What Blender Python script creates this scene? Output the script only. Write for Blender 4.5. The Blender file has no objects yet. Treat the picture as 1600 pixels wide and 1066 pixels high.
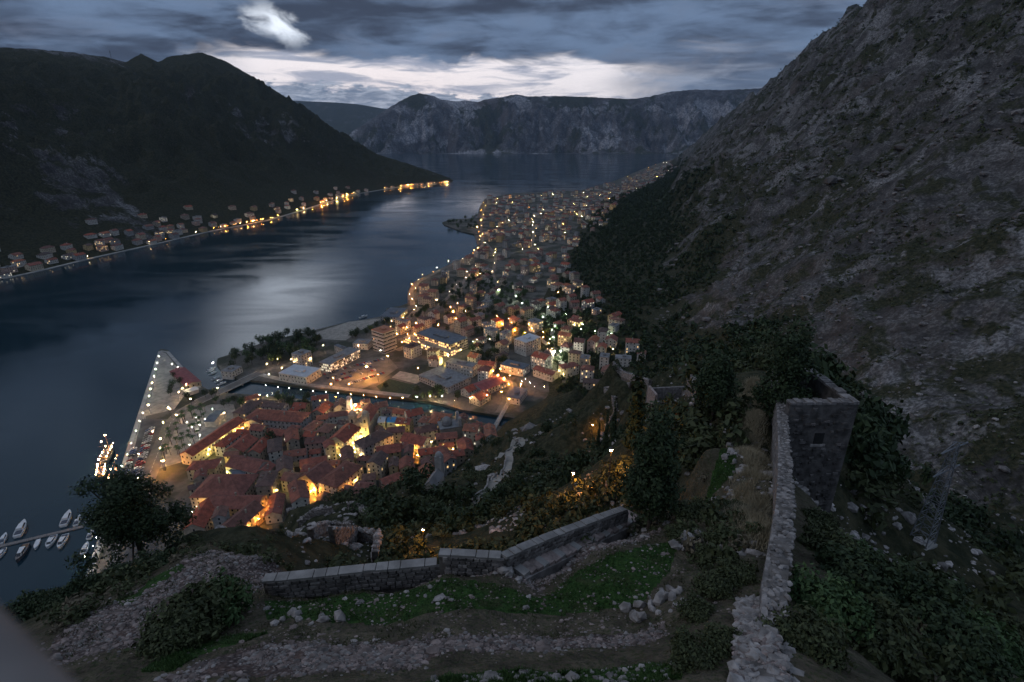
import bpy, bmesh, math, random
import numpy as np
from mathutils import Vector, Matrix, noise as mnoise
from mathutils.geometry import tessellate_polygon

R = math.radians
random.seed(7); RNG = np.random.default_rng(7)
sc = bpy.context.scene
COL = sc.collection

# ------------------------------------------------------------------ camera
CAMZ = 220.0
F_PX = 820.0                       # focal length in photo pixels (1600 wide)
PITCH = math.atan(317.0 / F_PX)
SP, CP = math.sin(PITCH), math.cos(PITCH)
cd = bpy.data.cameras.new('camera'); cam = bpy.data.objects.new('camera', cd); COL.objects.link(cam)
cam.location = (0, 0, CAMZ); cam.rotation_euler = (R(90) - PITCH, 0, 0)
cd.sensor_width = 36.0; cd.lens = 36.0 * F_PX / 1600.0
cd.clip_start = 0.05; cd.clip_end = 60000
cd.dof.use_dof = True; cd.dof.focus_distance = 200.0; cd.dof.aperture_fstop = 1.4
sc.camera = cam
sc.view_settings.view_transform = 'Standard'; sc.view_settings.look = 'None'
sc.view_settings.gamma = 1.0; sc.view_settings.exposure = 0.3
sc.cycles.use_denoising = True
sc.cycles.sample_clamp_indirect = 2.0
sc.cycles.max_bounces = 5; sc.cycles.diffuse_bounces = 2; sc.cycles.glossy_bounces = 3
sc.cycles.transparent_max_bounces = 4; sc.cycles.volume_bounces = 0
sc.cycles.caustics_reflective = False; sc.cycles.caustics_refractive = False

# ------------------------------------------------------------------ world sky
SUN_EL, SUN_AZ = 2.0, -12.0
world = bpy.data.worlds.new('World'); sc.world = world; world.use_nodes = True
class NB:
    """tiny node builder"""
    def __init__(s, tree): s.t = tree; s.n = tree.nodes; s.l = tree.links
    def put(s, sock, v):
        if isinstance(v, bpy.types.NodeSocket): s.l.new(v, sock)
        else: sock.default_value = v
    def node(s, typ, **kw):
        n = s.n.new(typ)
        for k, v in kw.items(): setattr(n, k, v)
        return n
    def m(s, op, a, b=0.0, c=0.0, clamp=False):
        n = s.node('ShaderNodeMath', operation=op, use_clamp=clamp)
        s.put(n.inputs[0], a); s.put(n.inputs[1], b); s.put(n.inputs[2], c)
        return n.outputs[0]
    def mapr(s, v, a, b, c=0.0, d=1.0, smooth=True):
        n = s.node('ShaderNodeMapRange', interpolation_type='SMOOTHSTEP' if smooth else 'LINEAR')
        s.put(n.inputs['Value'], v); s.put(n.inputs['From Min'], a); s.put(n.inputs['From Max'], b)
        s.put(n.inputs['To Min'], c); s.put(n.inputs['To Max'], d)
        return n.outputs['Result']
    def mix(s, f, a, b, blend='MIX'):
        n = s.node('ShaderNodeMix', data_type='RGBA', blend_type=blend)
        s.put(n.inputs[0], f)
        for i, v in ((6, a), (7, b)):
            if isinstance(v, (tuple, list)) and len(v) == 3: v = (*v, 1)
            s.put(n.inputs[i], v)
        return n.outputs[2]
    def comb(s, x, y, z):
        n = s.node('ShaderNodeCombineXYZ')
        s.put(n.inputs[0], x); s.put(n.inputs[1], y); s.put(n.inputs[2], z)
        return n.outputs[0]
    def noise(s, vec, scale, detail=4.0, rough=0.55, dist=0.0, lac=2.0):
        n = s.node('ShaderNodeTexNoise')
        if vec is not None: s.put(n.inputs['Vector'], vec)
        s.put(n.inputs['Scale'], scale); s.put(n.inputs['Detail'], detail)
        s.put(n.inputs['Roughness'], rough); s.put(n.inputs['Distortion'], dist)
        return n.outputs[0]
    def voronoi(s, vec, scale, feature='F1', rnd=1.0):
        n = s.node('ShaderNodeTexVoronoi', feature=feature)
        if vec is not None: s.put(n.inputs['Vector'], vec)
        s.put(n.inputs['Scale'], scale); s.put(n.inputs['Randomness'], rnd)
        return n
    def bump(s, h, strength, dist):
        n = s.node('ShaderNodeBump'); s.put(n.inputs['Height'], h)
        s.put(n.inputs['Strength'], strength); s.put(n.inputs['Distance'], dist)
        return n.outputs[0]

def build_world():
    b = NB(world.node_tree)
    bg = b.n['Background']
    sky = b.node('ShaderNodeTexSky', sky_type='NISHITA', sun_disc=False)
    sky.sun_elevation = R(SUN_EL); sky.sun_rotation = R(SUN_AZ); sky.altitude = 200
    tc = b.node('ShaderNodeTexCoord')
    D = tc.outputs['Generated']
    sx = b.node('ShaderNodeSeparateXYZ'); b.put(sx.inputs[0], D)
    x, y, z = sx.outputs
    el = b.m('MULTIPLY', b.m('ARCSINE', z), 57.2958)
    az = b.m('MULTIPLY', b.m('ARCTAN2', x, y), 57.2958)
    # cloud deck seen in perspective: project on a plane
    zz = b.m('ADD', b.m('MAXIMUM', z, 0.0), 0.06)
    pl = b.comb(b.m('DIVIDE', x, zz), b.m('DIVIDE', y, zz), 0.0)
    n1 = b.noise(b.comb(b.m('DIVIDE', x, zz), b.m('MULTIPLY', b.m('DIVIDE', y, zz), 1.6), 3.1), 0.62, 5, 0.52, 0.5)
    n2 = b.noise(pl, 2.3, 6, 0.6, 0.6)
    ang = b.comb(b.m('MULTIPLY', az, 0.06), b.m('MULTIPLY', el, 0.22), 0.0)
    n3 = b.noise(ang, 2.0, 7, 0.6, 0.7)           # ragged edges
    deckv = b.m('ADD', b.m('ADD', b.m('MULTIPLY', n1, 0.5), b.m('MULTIPLY', n2, 0.18)), b.m('MULTIPLY', n3, 0.32))
    deck = b.mix(b.mapr(deckv, 0.41, 0.585), (0.040, 0.052, 0.082), (0.130, 0.190, 0.300))
    # soft grey-violet undersides
    deck = b.mix(b.m('MULTIPLY', b.mapr(n3, 0.52, 0.72), 0.42), deck, (0.13, 0.15, 0.205))
    deck = b.mix(b.m('MULTIPLY', b.mapr(el, 12, 26), 0.66), deck, b.mix(b.mapr(deckv, 0.36, 0.63), (0.15, 0.195, 0.28), (0.30, 0.37, 0.48)))
    wob = b.m('MULTIPLY', b.m('SUBTRACT', n3, 0.5), 4.6)
    elw = b.m('ADD', el, wob)
    # bright open band above the far mountains
    up = b.mapr(elw, 6.4, 7.6, 1.0, 0.0)
    azf = b.m('MULTIPLY', b.mapr(b.m('ADD', az, b.m('MULTIPLY', wob, 2.5)), -31, -23), b.mapr(b.m('ADD', az, b.m('MULTIPLY', wob, 4.0)), 6, 21, 1.0, 0.0))
    band = b.m('MULTIPLY', up, azf)
    skyc = b.mix(0.95, b.mix(1.0, sky.outputs[0], (0.08, 0.08, 0.08), 'MULTIPLY'), (0.90, 0.86, 0.90))
    n4 = b.noise(b.comb(b.m('MULTIPLY', az, 0.10), b.m('MULTIPLY', el, 0.75), 5.0), 1.5, 6, 0.6, 0.6)
    skyc = b.mix(b.m('MULTIPLY', b.mapr(n4, 0.46, 0.66), 0.85), skyc, (0.27, 0.31, 0.42))
    col = b.mix(band, deck, skyc)
    # grey-blue veil to the right of the band
    veil = b.m('MULTIPLY', b.mapr(elw, 5.0, 8.5, 1.0, 0.0), b.mapr(az, 8, 20))
    col = b.mix(b.m('MULTIPLY', veil, 0.65), col, b.mix(b.mapr(n4, 0.4, 0.62), (0.11, 0.145, 0.215), (0.30, 0.35, 0.45)))
    # torn hole in the deck to the upper left, running up and back
    axx = b.m('ADD', az, b.m('MULTIPLY', b.m('SUBTRACT', el, 9.3), 0.42))
    rag = b.m('MULTIPLY', b.m('SUBTRACT', b.noise(b.comb(b.m('MULTIPLY', az, 0.25), b.m('MULTIPLY', el, 0.4), 7.0), 1.4, 6, 0.58, 0.4), 0.5), 6.0)
    d1 = b.m('DIVIDE', b.m('ADD', b.m('ADD', axx, 21.3), rag), 1.7)
    d2 = b.m('DIVIDE', b.m('ADD', b.m('ADD', b.m('SUBTRACT', el, 9.3), b.m('MULTIPLY', b.m('ADD', az, 21.4), 0.22)), b.m('MULTIPLY', rag, 0.35)), 1.25)
    dd = b.m('SQRT', b.m('ADD', b.m('MULTIPLY', d1, d1), b.m('MULTIPLY', d2, d2)))
    hole = b.mapr(dd, 0.1, 1.5, 1.0, 0.0)
    d1b = b.m('DIVIDE', b.m('ADD', b.m('ADD', b.m('ADD', az, 18.7), b.m('MULTIPLY', b.m('SUBTRACT', el, 8.7), 0.85)), b.m('MULTIPLY', wob, 1.6)), 5.6)
    hole2 = b.mapr(b.m('ABSOLUTE', d1b), 0.1, 1.5, 1.0, 0.0)
    hole2 = b.m('MULTIPLY', hole2, b.m('MULTIPLY', b.mapr(el, 11.8, 13.6), b.mapr(el, 16, 27, 1.0, 0.0)))
    col = b.mix(hole, col, (0.88, 0.95, 1.06))
    col = b.mix(hole2, col, (1.25, 1.38, 1.58))
    # low cumulus bank resting on the far ridges
    n5 = b.noise(b.comb(b.m('MULTIPLY', az, 0.30), b.m('MULTIPLY', el, 0.9), 9.0), 1.3, 7, 0.62, 0.3)
    top = b.m('ADD', b.mapr(az, -16, 4, 4.5, 3.4), b.m('MULTIPLY', b.m('SUBTRACT', n5, 0.5), 3.4))
    cum = b.mapr(b.m('SUBTRACT', el, top), -0.12, 0.22, 1.0, 0.0)
    n6 = b.noise(b.comb(b.m('MULTIPLY', az, 0.32), b.m('MULTIPLY', el, 1.5), 2.0), 2.2, 6, 0.6, 0.4)
    cumc = b.mix(b.mapr(n6, 0.35, 0.68), (0.12, 0.17, 0.26), (0.40, 0.45, 0.55))
    col = b.mix(b.m('MULTIPLY', cum, 0.92), col, cumc)
    b.put(bg.inputs['Color'], col); bg.inputs['Strength'].default_value = 1.0
build_world()

sd = bpy.data.lights.new('sun', 'SUN'); sun = bpy.data.objects.new('sun', sd); COL.objects.link(sun)
sd.energy = 0.24; sd.angle = R(20); sd.color = (1.0, 0.92, 0.88)
sun.rotation_euler = Vector((0.95, 0.17, -0.72)).to_track_quat('-Z', 'Y').to_euler()

# ------------------------------------------------------------------ pixel helpers
def ray(px, py):
    u = (px - 800) / F_PX; v = (533 - py) / F_PX
    return np.array([u, CP + v * SP, v * CP - SP])
def P(px, py, z=0.0):
    d = ray(px, py); t = (CAMZ - z) / -d[2]
    return np.array([d[0] * t, d[1] * t, z])
def PT(px, py, t):
    d = ray(px, py); return np.array([d[0] * t, d[1] * t, CAMZ + d[2] * t])
def proj(p):
    dx, dy, dz = p[0], p[1], p[2] - CAMZ
    dep = dy * CP - dz * SP
    return 800 + F_PX * dx / dep, 533 - F_PX * (dz * CP + dy * SP) / dep

# ------------------------------------------------------------------ numpy noise
_perm = RNG.permutation(256); _perm = np.concatenate([_perm, _perm, _perm])
_ga = RNG.random(256) * 2 * np.pi; _gx, _gy = np.cos(_ga), np.sin(_ga)
def perlin(x, y):
    xi = np.floor(x).astype(int); yi = np.floor(y).astype(int)
    xf = x - xi; yf = y - yi; xi &= 255; yi &= 255
    u = xf * xf * xf * (xf * (xf * 6 - 15) + 10); v = yf * yf * yf * (yf * (yf * 6 - 15) + 10)
    def g(ix, iy, fx, fy):
        h = _perm[_perm[ix] + iy] & 255
        return _gx[h] * fx + _gy[h] * fy
    a = g(xi, yi, xf, yf); b = g(xi + 1, yi, xf - 1, yf)
    c = g(xi, yi + 1, xf, yf - 1); d = g(xi + 1, yi + 1, xf - 1, yf - 1)
    return (a + u * (b - a)) * (1 - v) + (c + u * (d - c)) * v
def fbm(x, y, wl, oct=5, gain=0.5, ridged=False):
    s = np.zeros_like(np.asarray(x, float)); a = 1.0; f = 1.0 / wl
    for i in range(oct):
        n = perlin(x * f + 17.3 * i, y * f + 9.1 * i)
        if ridged: n = 0.5 - np.abs(n) * 1.6
        s = s + a * n; a *= gain; f *= 2.03
    return s
def sstep(a, b, x):
    t = np.clip((x - a) / (b - a), 0, 1); return t * t * (3 - 2 * t)

# ------------------------------------------------------------------ land height
BASE = np.array([  # y, xb, zb, xr, zr, xflat   (mountain foot, mountain crest, edge of the plain)
 (-400, 180, 120, 800, 470, 60), (0, 120, 84, 800, 480, 20), (100, 100, 62, 800, 485, 0), (200, 102, 46, 800, 490, -5), (350, 128, 36, 800, 495, -5),
 (500, 160, 32, 800, 498, -20), (600, 182, 36, 800, 498, -40), (750, 225, 38, 795, 498, -20), (1131, 340, 50, 815, 494, 60),
 (1284, 370, 52, 832, 490, 80), (1700, 480, 52, 960, 508, 170), (2045, 590, 48, 1076, 519, 260), (2863, 900, 36, 1237, 415, 620), (4190, 1250, 14, 1474, 246, 1050),
 (5843, 1700, 4, 1876, 84, 1600), (6900, 2060, 0, 2150, 15, 2000), (9000, 2600, -3, 2700, -2, 2500)], float)
def main_h(x, y):
    x = np.asarray(x, float); y = np.asarray(y, float)
    xb, zb, xr, zr, xf = [np.interp(y, BASE[:, 0], BASE[:, i]) for i in range(1, 6)]
    s = (x - xb) / (xr - xb)
    sc_ = np.clip(s, 0, 1)
    zm = zb + (zr - zb) * (0.55 * sc_ + 0.45 * sc_ ** 1.6)
    zm = np.where(s > 1, zr - (x - xr) * 0.45, zm)
    q = np.clip((x - xf) / np.maximum(xb - xf, 1), 0, 1)
    zp = -4 + (zb + 4) * q ** 1.5
    z = np.where(s > 0, zm, zp)
    msk = sstep(-0.02, 0.14, s)
    far = np.clip(np.hypot(x, y) / 700.0, 0.5, 2.2)
    n = fbm(x * 1.0 + y * .35, y * 0.75, 190, 4, 0.5, True) * 34 * far * msk
    n += fbm(x * .8 + y * .3, y * .8 - x * .3, 46, 4, 0.58, True) * 13 * np.minimum(far, 1.6) * sstep(0.0, 0.08, s)
    n += fbm(x, y, 9, 3, 0.55, True) * 2.0 * sstep(0.0, 0.05, s)
    return z + n * np.clip((zr) / 200.0, 0.05, 1)

HP = [(60,1050,203.5),(150,1000,202.5),(250,1066,205),(500,1066,206),(750,1066,206.5),(1000,1066,207),(1120,1066,208),
 (260,960,202),(400,980,203),(600,980,203),(850,980,203.3),(1000,980,204),(1100,960,205.5),(330,850,199.8),(430,872,200),(220,910,200.5),
 (430,927,201.3),(560,920,201.3),(675,912,201.5),(700,895,202.3),(790,892,202.3),(850,925,202.3),(900,855,200.8),(985,812,199.2),(1010,832,199.8),(1050,800,199.4),
 (1080,880,203),(1130,800,201.3),(1100,700,196.5),(1140,640,194),(1060,650,188),(1095,615,186),
 (1190,1000,207.3),(1190,1066,208),(1205,900,205.2),(1210,850,203.2),(1200,750,199),(1190,650,195),(1190,580,192),(1180,530,184),
 (380,822,182),(300,835,178),
 (500,850,158),(600,850,155),(450,800,140),(662,828,147),(760,830,140),(850,790,138),(930,770,150),(900,745,112),(955,705,116),(925,665,100),(1000,690,136),
 (985,625,138),(960,600,135),(1045,625,147),(1075,590,150),(1100,560,155),(965,562,127),
 (480,797,2),(560,792,2),(640,768,3),(700,743,4),(745,703,3),(800,655,1),(840,630,1),(880,605,4),(915,585,6),
 (640,800,88),(720,760,68),(800,720,50),(770,690,26),(860,660,55),(900,610,38),(560,810,95),
 (220,900,176),(80,950,178),(0,975,176),(150,920,170),
 (1400,1066,203),(1600,1066,195),(1350,900,195),(1400,880,181),(1500,930,181),(1450,960,189),(1600,900,171),(1438,847,166),(1400,760,157),(1345,740,163),(1290,830,186),(1500,850,161),(1570,810,146),(1290,575,186),(1345,640,180)]
HC = [P(*a) for a in HP]
for q_, z1, z2 in [((560, 890, 201.3), 9, 26), ((683, 879, 201.4), 9, 26), ((785, 868, 202), 10, 26), ((880, 830, 200.5), 10, 27), ((975, 795, 199.4), 10, 28)]:
    a_ = P(*q_); n_ = a_[:2] / np.linalg.norm(a_[:2])
    HC += [np.array([*(a_[:2] + n_ * 2.6), q_[2] - z1]), np.array([*(a_[:2] + n_ * 13), q_[2] - z2])]
HC += [np.array(p, float) for p in [(-70,90,78),(-100,140,15),(-60,185,0),(-125,95,0),(-92,60,90),(-85,0,130),(-60,-40,185),(0,-40,222),(-22,0,206),(0,-8,213),(0,2,213.5),
 (12,0,211),(30,0,200),(110,120,76),(100,60,112),(82,20,160),(125,0,112),(95,160,70),(72,270,35),(60,330,0),(90,200,55),(-180,150,-25),(-250,60,-25),(-200,-40,0),(-40,340,-12),(-120,300,-12),
 (0,430,-15),(80,420,-10),(-200,260,-15),(140,240,20),(160,330,10),(150,40,90)]]
HC = np.array(HC)
def _rbf():
    n = len(HC); d = np.hypot(HC[:, None, 0] - HC[None, :, 0], HC[:, None, 1] - HC[None, :, 1])
    A = np.zeros((n + 3, n + 3)); A[:n, :n] = -d; A[:n, n] = 1; A[:n, n + 1] = HC[:, 0]; A[:n, n + 2] = HC[:, 1]
    A[n:, :n] = A[:n, n:].T; A[np.arange(n), np.arange(n)] += 0.02
    return np.linalg.solve(A, np.concatenate([HC[:, 2], [0, 0, 0]]))
_W = _rbf()
def hill_h(x, y):
    x = np.asarray(x, float); y = np.asarray(y, float)
    out = np.zeros(x.shape); fx, fy, fo = x.ravel(), y.ravel(), out.ravel()
    rr = np.hypot(fx, fy - 100)
    idx = np.nonzero(rr < 520)[0]; fo[:] = -200
    for k in range(0, len(idx), 40000):
        i = idx[k:k + 40000]
        d = np.hypot(fx[i, None] - HC[None, :, 0], fy[i, None] - HC[None, :, 1])
        fo[i] = -d @ _W[:-3] + _W[-3] + _W[-2] * fx[i] + _W[-1] * fy[i]
    fo[idx] -= 200 * sstep(330, 520, rr[idx])
    return fo.reshape(x.shape)
def land_h(x, y):
    h = hill_h(x, y); m = main_h(x, y)
    r = np.hypot(x, y)
    nz = fbm(x, y, 22, 4, 0.55, True) * 4.2 * sstep(45, 130, r) * sstep(4, 25, h)
    nz = nz + fbm(x, y, 5, 3, 0.5) * 0.9 * sstep(28, 60, r) * sstep(4, 25, h) + fbm(x, y, 1.6, 3, 0.5) * 0.16
    k = 3.0
    hh = h + nz
    return np.maximum(hh, m) + k * 0.25 * np.maximum(0, 1 - np.abs(hh - m) / k) ** 2
def hit(px, py, lift=0.0, tmin=6.0):
    """first point of the land (or the plain / the sea) along a pixel's ray, beyond tmin"""
    d = ray(px, py); _TS = np.geomspace(tmin, 9000, 520)
    z = CAMZ + d[2] * _TS
    g = np.maximum(land_h(d[0] * _TS, d[1] * _TS), 2.2)
    below = np.nonzero(z < g + lift)[0]
    if len(below) == 0: return None
    i = below[0]
    if i == 0: t = _TS[0]
    else:
        t0, t1 = _TS[i - 1], _TS[i]
        ts = np.linspace(t0, t1, 24)
        gg = np.maximum(land_h(d[0] * ts, d[1] * ts), 2.2)
        j = np.nonzero(CAMZ + d[2] * ts < gg + lift)[0]
        t = ts[j[0]] if len(j) else t1
    return np.array([d[0] * t, d[1] * t, CAMZ + d[2] * t])
def gz(x, y): return float(max(land_h(np.array([x]), np.array([y]))[0], 2.2))
def inpoly(x, y, poly):
    x = np.asarray(x, float); y = np.asarray(y, float); c = np.zeros(x.shape, bool)
    n = len(poly)
    for i in range(n):
        x1, y1 = poly[i][:2]; x2, y2 = poly[(i + 1) % n][:2]
        if y1 == y2: continue
        c ^= ((y1 > y) != (y2 > y)) & (x < (x2 - x1) * (y - y1) / (y2 - y1) + x1)
    return c

# ------------------------------------------------------------------ mesh helpers
class MB:
    def __init__(s): s.v = []; s.f = []; s.mi = []
    def add(s, vs, fs, m=0):
        o = len(s.v); s.v.extend([tuple(map(float, p)) for p in vs])
        for f in fs: s.f.append(tuple(o + i for i in f)); s.mi.append(m)
        return s
    def box(s, x0, x1, y0, y1, z0, z1, m=0, T=None):
        vs = [(x, y, z) for z in (z0, z1) for x, y in ((x0, y0), (x1, y0), (x1, y1), (x0, y1))]
        if T is not None: vs = [T @ Vector(p) for p in vs]
        return s.add(vs, [(3, 2, 1, 0), (4, 5, 6, 7), (0, 1, 5, 4), (1, 2, 6, 5), (2, 3, 7, 6), (3, 0, 4, 7)], m)
    def quad(s, a, b, c, d, m=0): return s.add([a, b, c, d], [(0, 1, 2, 3)], m)
    def tube(s, p0, p1, r0, r1, n=6, m=0):
        p0 = Vector(p0); p1 = Vector(p1); d = (p1 - p0)
        if d.length < 1e-6: return s
        d.normalize(); a = d.orthogonal().normalized(); b = d.cross(a)
        vs = [p0 + (a * math.cos(2 * math.pi * i / n) + b * math.sin(2 * math.pi * i / n)) * r0 for i in range(n)]
        vs += [p1 + (a * math.cos(2 * math.pi * i / n) + b * math.sin(2 * math.pi * i / n)) * r1 for i in range(n)]
        fs = [(i, (i + 1) % n, n + (i + 1) % n, n + i) for i in range(n)] + [tuple(range(n))[::-1], tuple(range(n, 2 * n))]
        return s.add(vs, fs, m)
    def mesh(s, name, mats, smooth=False):
        me = bpy.data.meshes.new(name); me.from_pydata(s.v, [], s.f)
        for m in (mats if isinstance(mats, (list, tuple)) else [mats]): me.materials.append(m)
        if any(s.mi): me.polygons.foreach_set('material_index', s.mi)
        if smooth: me.polygons.foreach_set('use_smooth', [True] * len(s.f))
        me.update(); return me
    def build(s, name, mats, parent=None, smooth=False):
        return link(name, s.mesh(name, mats, smooth), parent)
def link(name, me, parent=None, loc=None):
    o = bpy.data.objects.new(name, me); COL.objects.link(o)
    if parent is not None: o.parent = parent
    if loc is not None: o.location = loc
    return o
def tag(o, label=None, cat=None, group=None, kind=None):
    if label: o['label'] = label
    if cat: o['category'] = cat
    if group: o['group'] = group
    if kind: o['kind'] = kind
    return o
def thing(name, label, cat, loc=(0, 0, 0), rz=0.0, group=None):
    o = link(name, None); o.location = loc; o.rotation_euler = (0, 0, rz)
    return tag(o, label, cat, group)
def copy_tree(o, parent=None):
    c = o.copy(); COL.objects.link(c); c.parent = parent
    for ch in list(o.children): copy_tree(ch, c)
    return c
def np_mesh(name, V, F, mats, smooth=False, mi=None):
    """V (n,3), F (m,k) arrays"""
    me = bpy.data.meshes.new(name)
    V = np.ascontiguousarray(V, np.float32); F = np.ascontiguousarray(F, np.int32)
    k = F.shape[1]
    me.vertices.add(len(V)); me.vertices.foreach_set('co', V.ravel())
    me.loops.add(F.size); me.loops.foreach_set('vertex_index', F.ravel())
    me.polygons.add(len(F)); me.polygons.foreach_set('loop_start', np.arange(0, F.size, k, dtype=np.int32))
    me.polygons.foreach_set('loop_total', np.full(len(F), k, np.int32))
    for m in (mats if isinstance(mats, (list, tuple)) else [mats]): me.materials.append(m)
    if mi is not None: me.polygons.foreach_set('material_index', np.asarray(mi, np.int32))
    me.polygons.foreach_set('use_smooth', np.full(len(F), smooth))
    me.update(calc_edges=True); me.validate()
    return me
def grid_faces(nr, nc):
    i = np.arange(nr - 1)[:, None] * nc + np.arange(nc - 1)[None, :]
    i = i.ravel(); return np.stack([i, i + 1, i + nc + 1, i + nc], 1)
def attr(me, name, vals):
    a = me.attributes.new(name, 'FLOAT', 'POINT'); a.data.foreach_set('value', np.asarray(vals, np.float32).ravel())

# ------------------------------------------------------------------ materials
def newmat(name):
    m = bpy.data.materials.new(name); m.use_nodes = True
    b = NB(m.node_tree); return m, b, b.n['Principled BSDF']
def plain(name, col, rough=0.8, var=0.25, scale=0.6, metal=0.0, bump=0.0, spec=0.3, island=0.0):
    m, b, p = newmat(name)
    geo = b.node('ShaderNodeNewGeometry')
    n = b.noise(geo.outputs['Position'], scale, 5, 0.6)
    c = b.mix(b.mapr(n, 0.3, 0.7), tuple(x * (1 - var) for x in col), tuple(min(1, x * (1 + var)) for x in col))
    if island:
        v = b.m('ADD', 1 - island, b.m('MULTIPLY', geo.outputs['Random Per Island'], 2 * island))
        oi = b.node('ShaderNodeObjectInfo'); v = b.m('MULTIPLY', v, b.m('ADD', 0.75, b.m('MULTIPLY', oi.outputs['Random'], 0.5)))
        c = b.mix(1.0, c, b.comb(v, v, v), 'MULTIPLY')
    b.put(p.inputs['Base Color'], c); p.inputs['Roughness'].default_value = rough; p.inputs['Metallic'].default_value = metal
    p.inputs['Specular IOR Level'].default_value = spec
    if bump: b.put(p.inputs['Normal'], b.bump(n, 0.6, bump))
    return m
def emit(name, col, strength):
    m, b, p = newmat(name)
    p.inputs['Base Color'].default_value = (*[0.5 * c for c in col], 1)
    p.inputs['Emission Color'].default_value = (*col, 1); p.inputs['Emission Strength'].default_value = strength
    return m
def tiles(name, col):
    m, b, p = newmat(name)
    geo = b.node('ShaderNodeNewGeometry'); tc = b.node('ShaderNodeTexCoord')
    n = b.noise(geo.outputs['Position'], 0.35, 5, 0.65); n2 = b.noise(geo.outputs['Position'], 2.6, 3, 0.6)
    oi = b.node('ShaderNodeObjectInfo')
    c = b.mix(b.mapr(n, 0.3, 0.7), tuple(x * 0.55 for x in col), tuple(x * 1.15 for x in col))
    c = b.mix(b.m('MULTIPLY', b.mapr(n2, 0.45, 0.75), 0.5), c, (0.20, 0.155, 0.125))
    hsv = b.node('ShaderNodeHueSaturation'); b.put(hsv.inputs['Color'], c)
    b.put(hsv.inputs['Value'], b.m('ADD', 0.62, b.m('MULTIPLY', oi.outputs['Random'], 0.7)))
    b.put(hsv.inputs['Saturation'], b.m('ADD', 0.8, b.m('MULTIPLY', oi.outputs['Random'], 0.35)))
    b.put(p.inputs['Base Color'], hsv.outputs[0]); p.inputs['Roughness'].default_value = 0.85
    w = b.node('ShaderNodeTexWave', wave_type='BANDS', bands_direction='X'); b.put(w.inputs['Vector'], tc.outputs['Object'])
    w.inputs['Scale'].default_value = 1.1; w.inputs['Distortion'].default_value = 0.4
    b.put(p.inputs['Normal'], b.bump(b.m('ADD', w.outputs['Fac'], n2), 0.6, 0.12))
    return m
def leafmat(name, c1, c2):
    m, b, p = newmat(name)
    geo = b.node('ShaderNodeNewGeometry'); oi = b.node('ShaderNodeObjectInfo')
    n = b.noise(geo.outputs['Position'], 0.9, 3, 0.6)
    r = b.m('ADD', b.m('MULTIPLY', geo.outputs['Random Per Island'], 0.5), b.m('MULTIPLY', n, 0.5))
    b.put(p.inputs['Base Color'], b.mix(b.mapr(r, 0.2, 0.8), c1, c2))
    p.inputs['Roughness'].default_value = 0.65; p.inputs['Specular IOR Level'].default_value = 0.25
    return m
M = {}
M['leaf_dark'] = leafmat('leaf_dark', (0.018, 0.032, 0.014), (0.045, 0.068, 0.028))
M['leaf_olive'] = leafmat('leaf_olive', (0.030, 0.038, 0.016), (0.075, 0.090, 0.038))
M['leaf_green'] = leafmat('leaf_green', (0.030, 0.060, 0.020), (0.075, 0.125, 0.045))
M['leaf_dry'] = leafmat('leaf_dry', (0.080, 0.066, 0.045), (0.180, 0.150, 0.100))
M['straw'] = leafmat('straw', (0.22, 0.185, 0.12), (0.42, 0.37, 0.26))
M['grass'] = leafmat('grass', (0.028, 0.062, 0.018), (0.075, 0.135, 0.040))
M['bark'] = plain('bark', (0.06, 0.047, 0.038), 0.9, 0.4, 3.0, bump=0.05)
M['stone'] = plain('stone', (0.25, 0.228, 0.218), 0.92, 0.45, 2.2, bump=0.06, island=.45)
M['stone_dark'] = plain('stone_dark', (0.17, 0.155, 0.15), 0.92, 0.45, 1.5, bump=0.08, island=.45)
M['stone_pink'] = plain('stone_pink', (0.245, 0.195, 0.18), 0.92, 0.4, 2.5, bump=0.06, island=.45)
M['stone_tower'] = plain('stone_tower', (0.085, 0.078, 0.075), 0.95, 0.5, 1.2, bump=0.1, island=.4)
M['mortar'] = plain('mortar', (0.13, 0.115, 0.105), 0.95, 0.45, 1.3, bump=0.12)
M['coping'] = plain('coping', (0.26, 0.245, 0.235), 0.9, 0.3, 1.1, bump=0.04)
M['concrete'] = plain('concrete', (0.33, 0.32, 0.30), 0.85, 0.25, 0.15)
M['asphalt'] = plain('asphalt', (0.085, 0.083, 0.082), 0.85, 0.3, 0.1)
M['road'] = plain('road', (0.15, 0.14, 0.125), 0.8, 0.25, 0.12)
M['paving'] = plain('paving', (0.30, 0.275, 0.24), 0.75, 0.25, 0.25)
M['paint'] = plain('paint', (0.7, 0.7, 0.66), 0.7, 0.15, 1.0)
M['wood'] = plain('wood', (0.17, 0.11, 0.07), 0.7, 0.35, 1.2)
M['planks'] = plain('planks', (0.22, 0.20, 0.19), 0.85, 0.3, 1.5)
M['gel'] = plain('gel', (0.72, 0.73, 0.74), 0.35, 0.06, 0.5, spec=0.5)
M['navy'] = plain('navy', (0.05, 0.06, 0.085), 0.4, 0.2, 0.5, spec=0.5)
M['glass_dark'] = plain('glass_dark', (0.018, 0.022, 0.03), 0.12, 0.2, 0.5, spec=0.6)
M['metal'] = plain('metal', (0.20, 0.21, 0.23), 0.6, 0.2, 1.0, metal=0.4)
M['metal_dark'] = plain('metal_dark', (0.06, 0.06, 0.065), 0.6, 0.2, 1.0, metal=0.3)
M['rubber'] = plain('rubber', (0.02, 0.02, 0.02), 0.9, 0.2, 2.0)
for k, c in dict(w_stone=(0.36, 0.31, 0.25), w_cream=(0.50, 0.43, 0.33), w_white=(0.52, 0.50, 0.46), w_pink=(0.46, 0.34, 0.29), w_ochre=(0.47, 0.36, 0.20), w_grey=(0.33, 0.33, 0.33)).items():
    M[k] = plain(k, c, 0.88, 0.22, 0.45)
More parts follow.
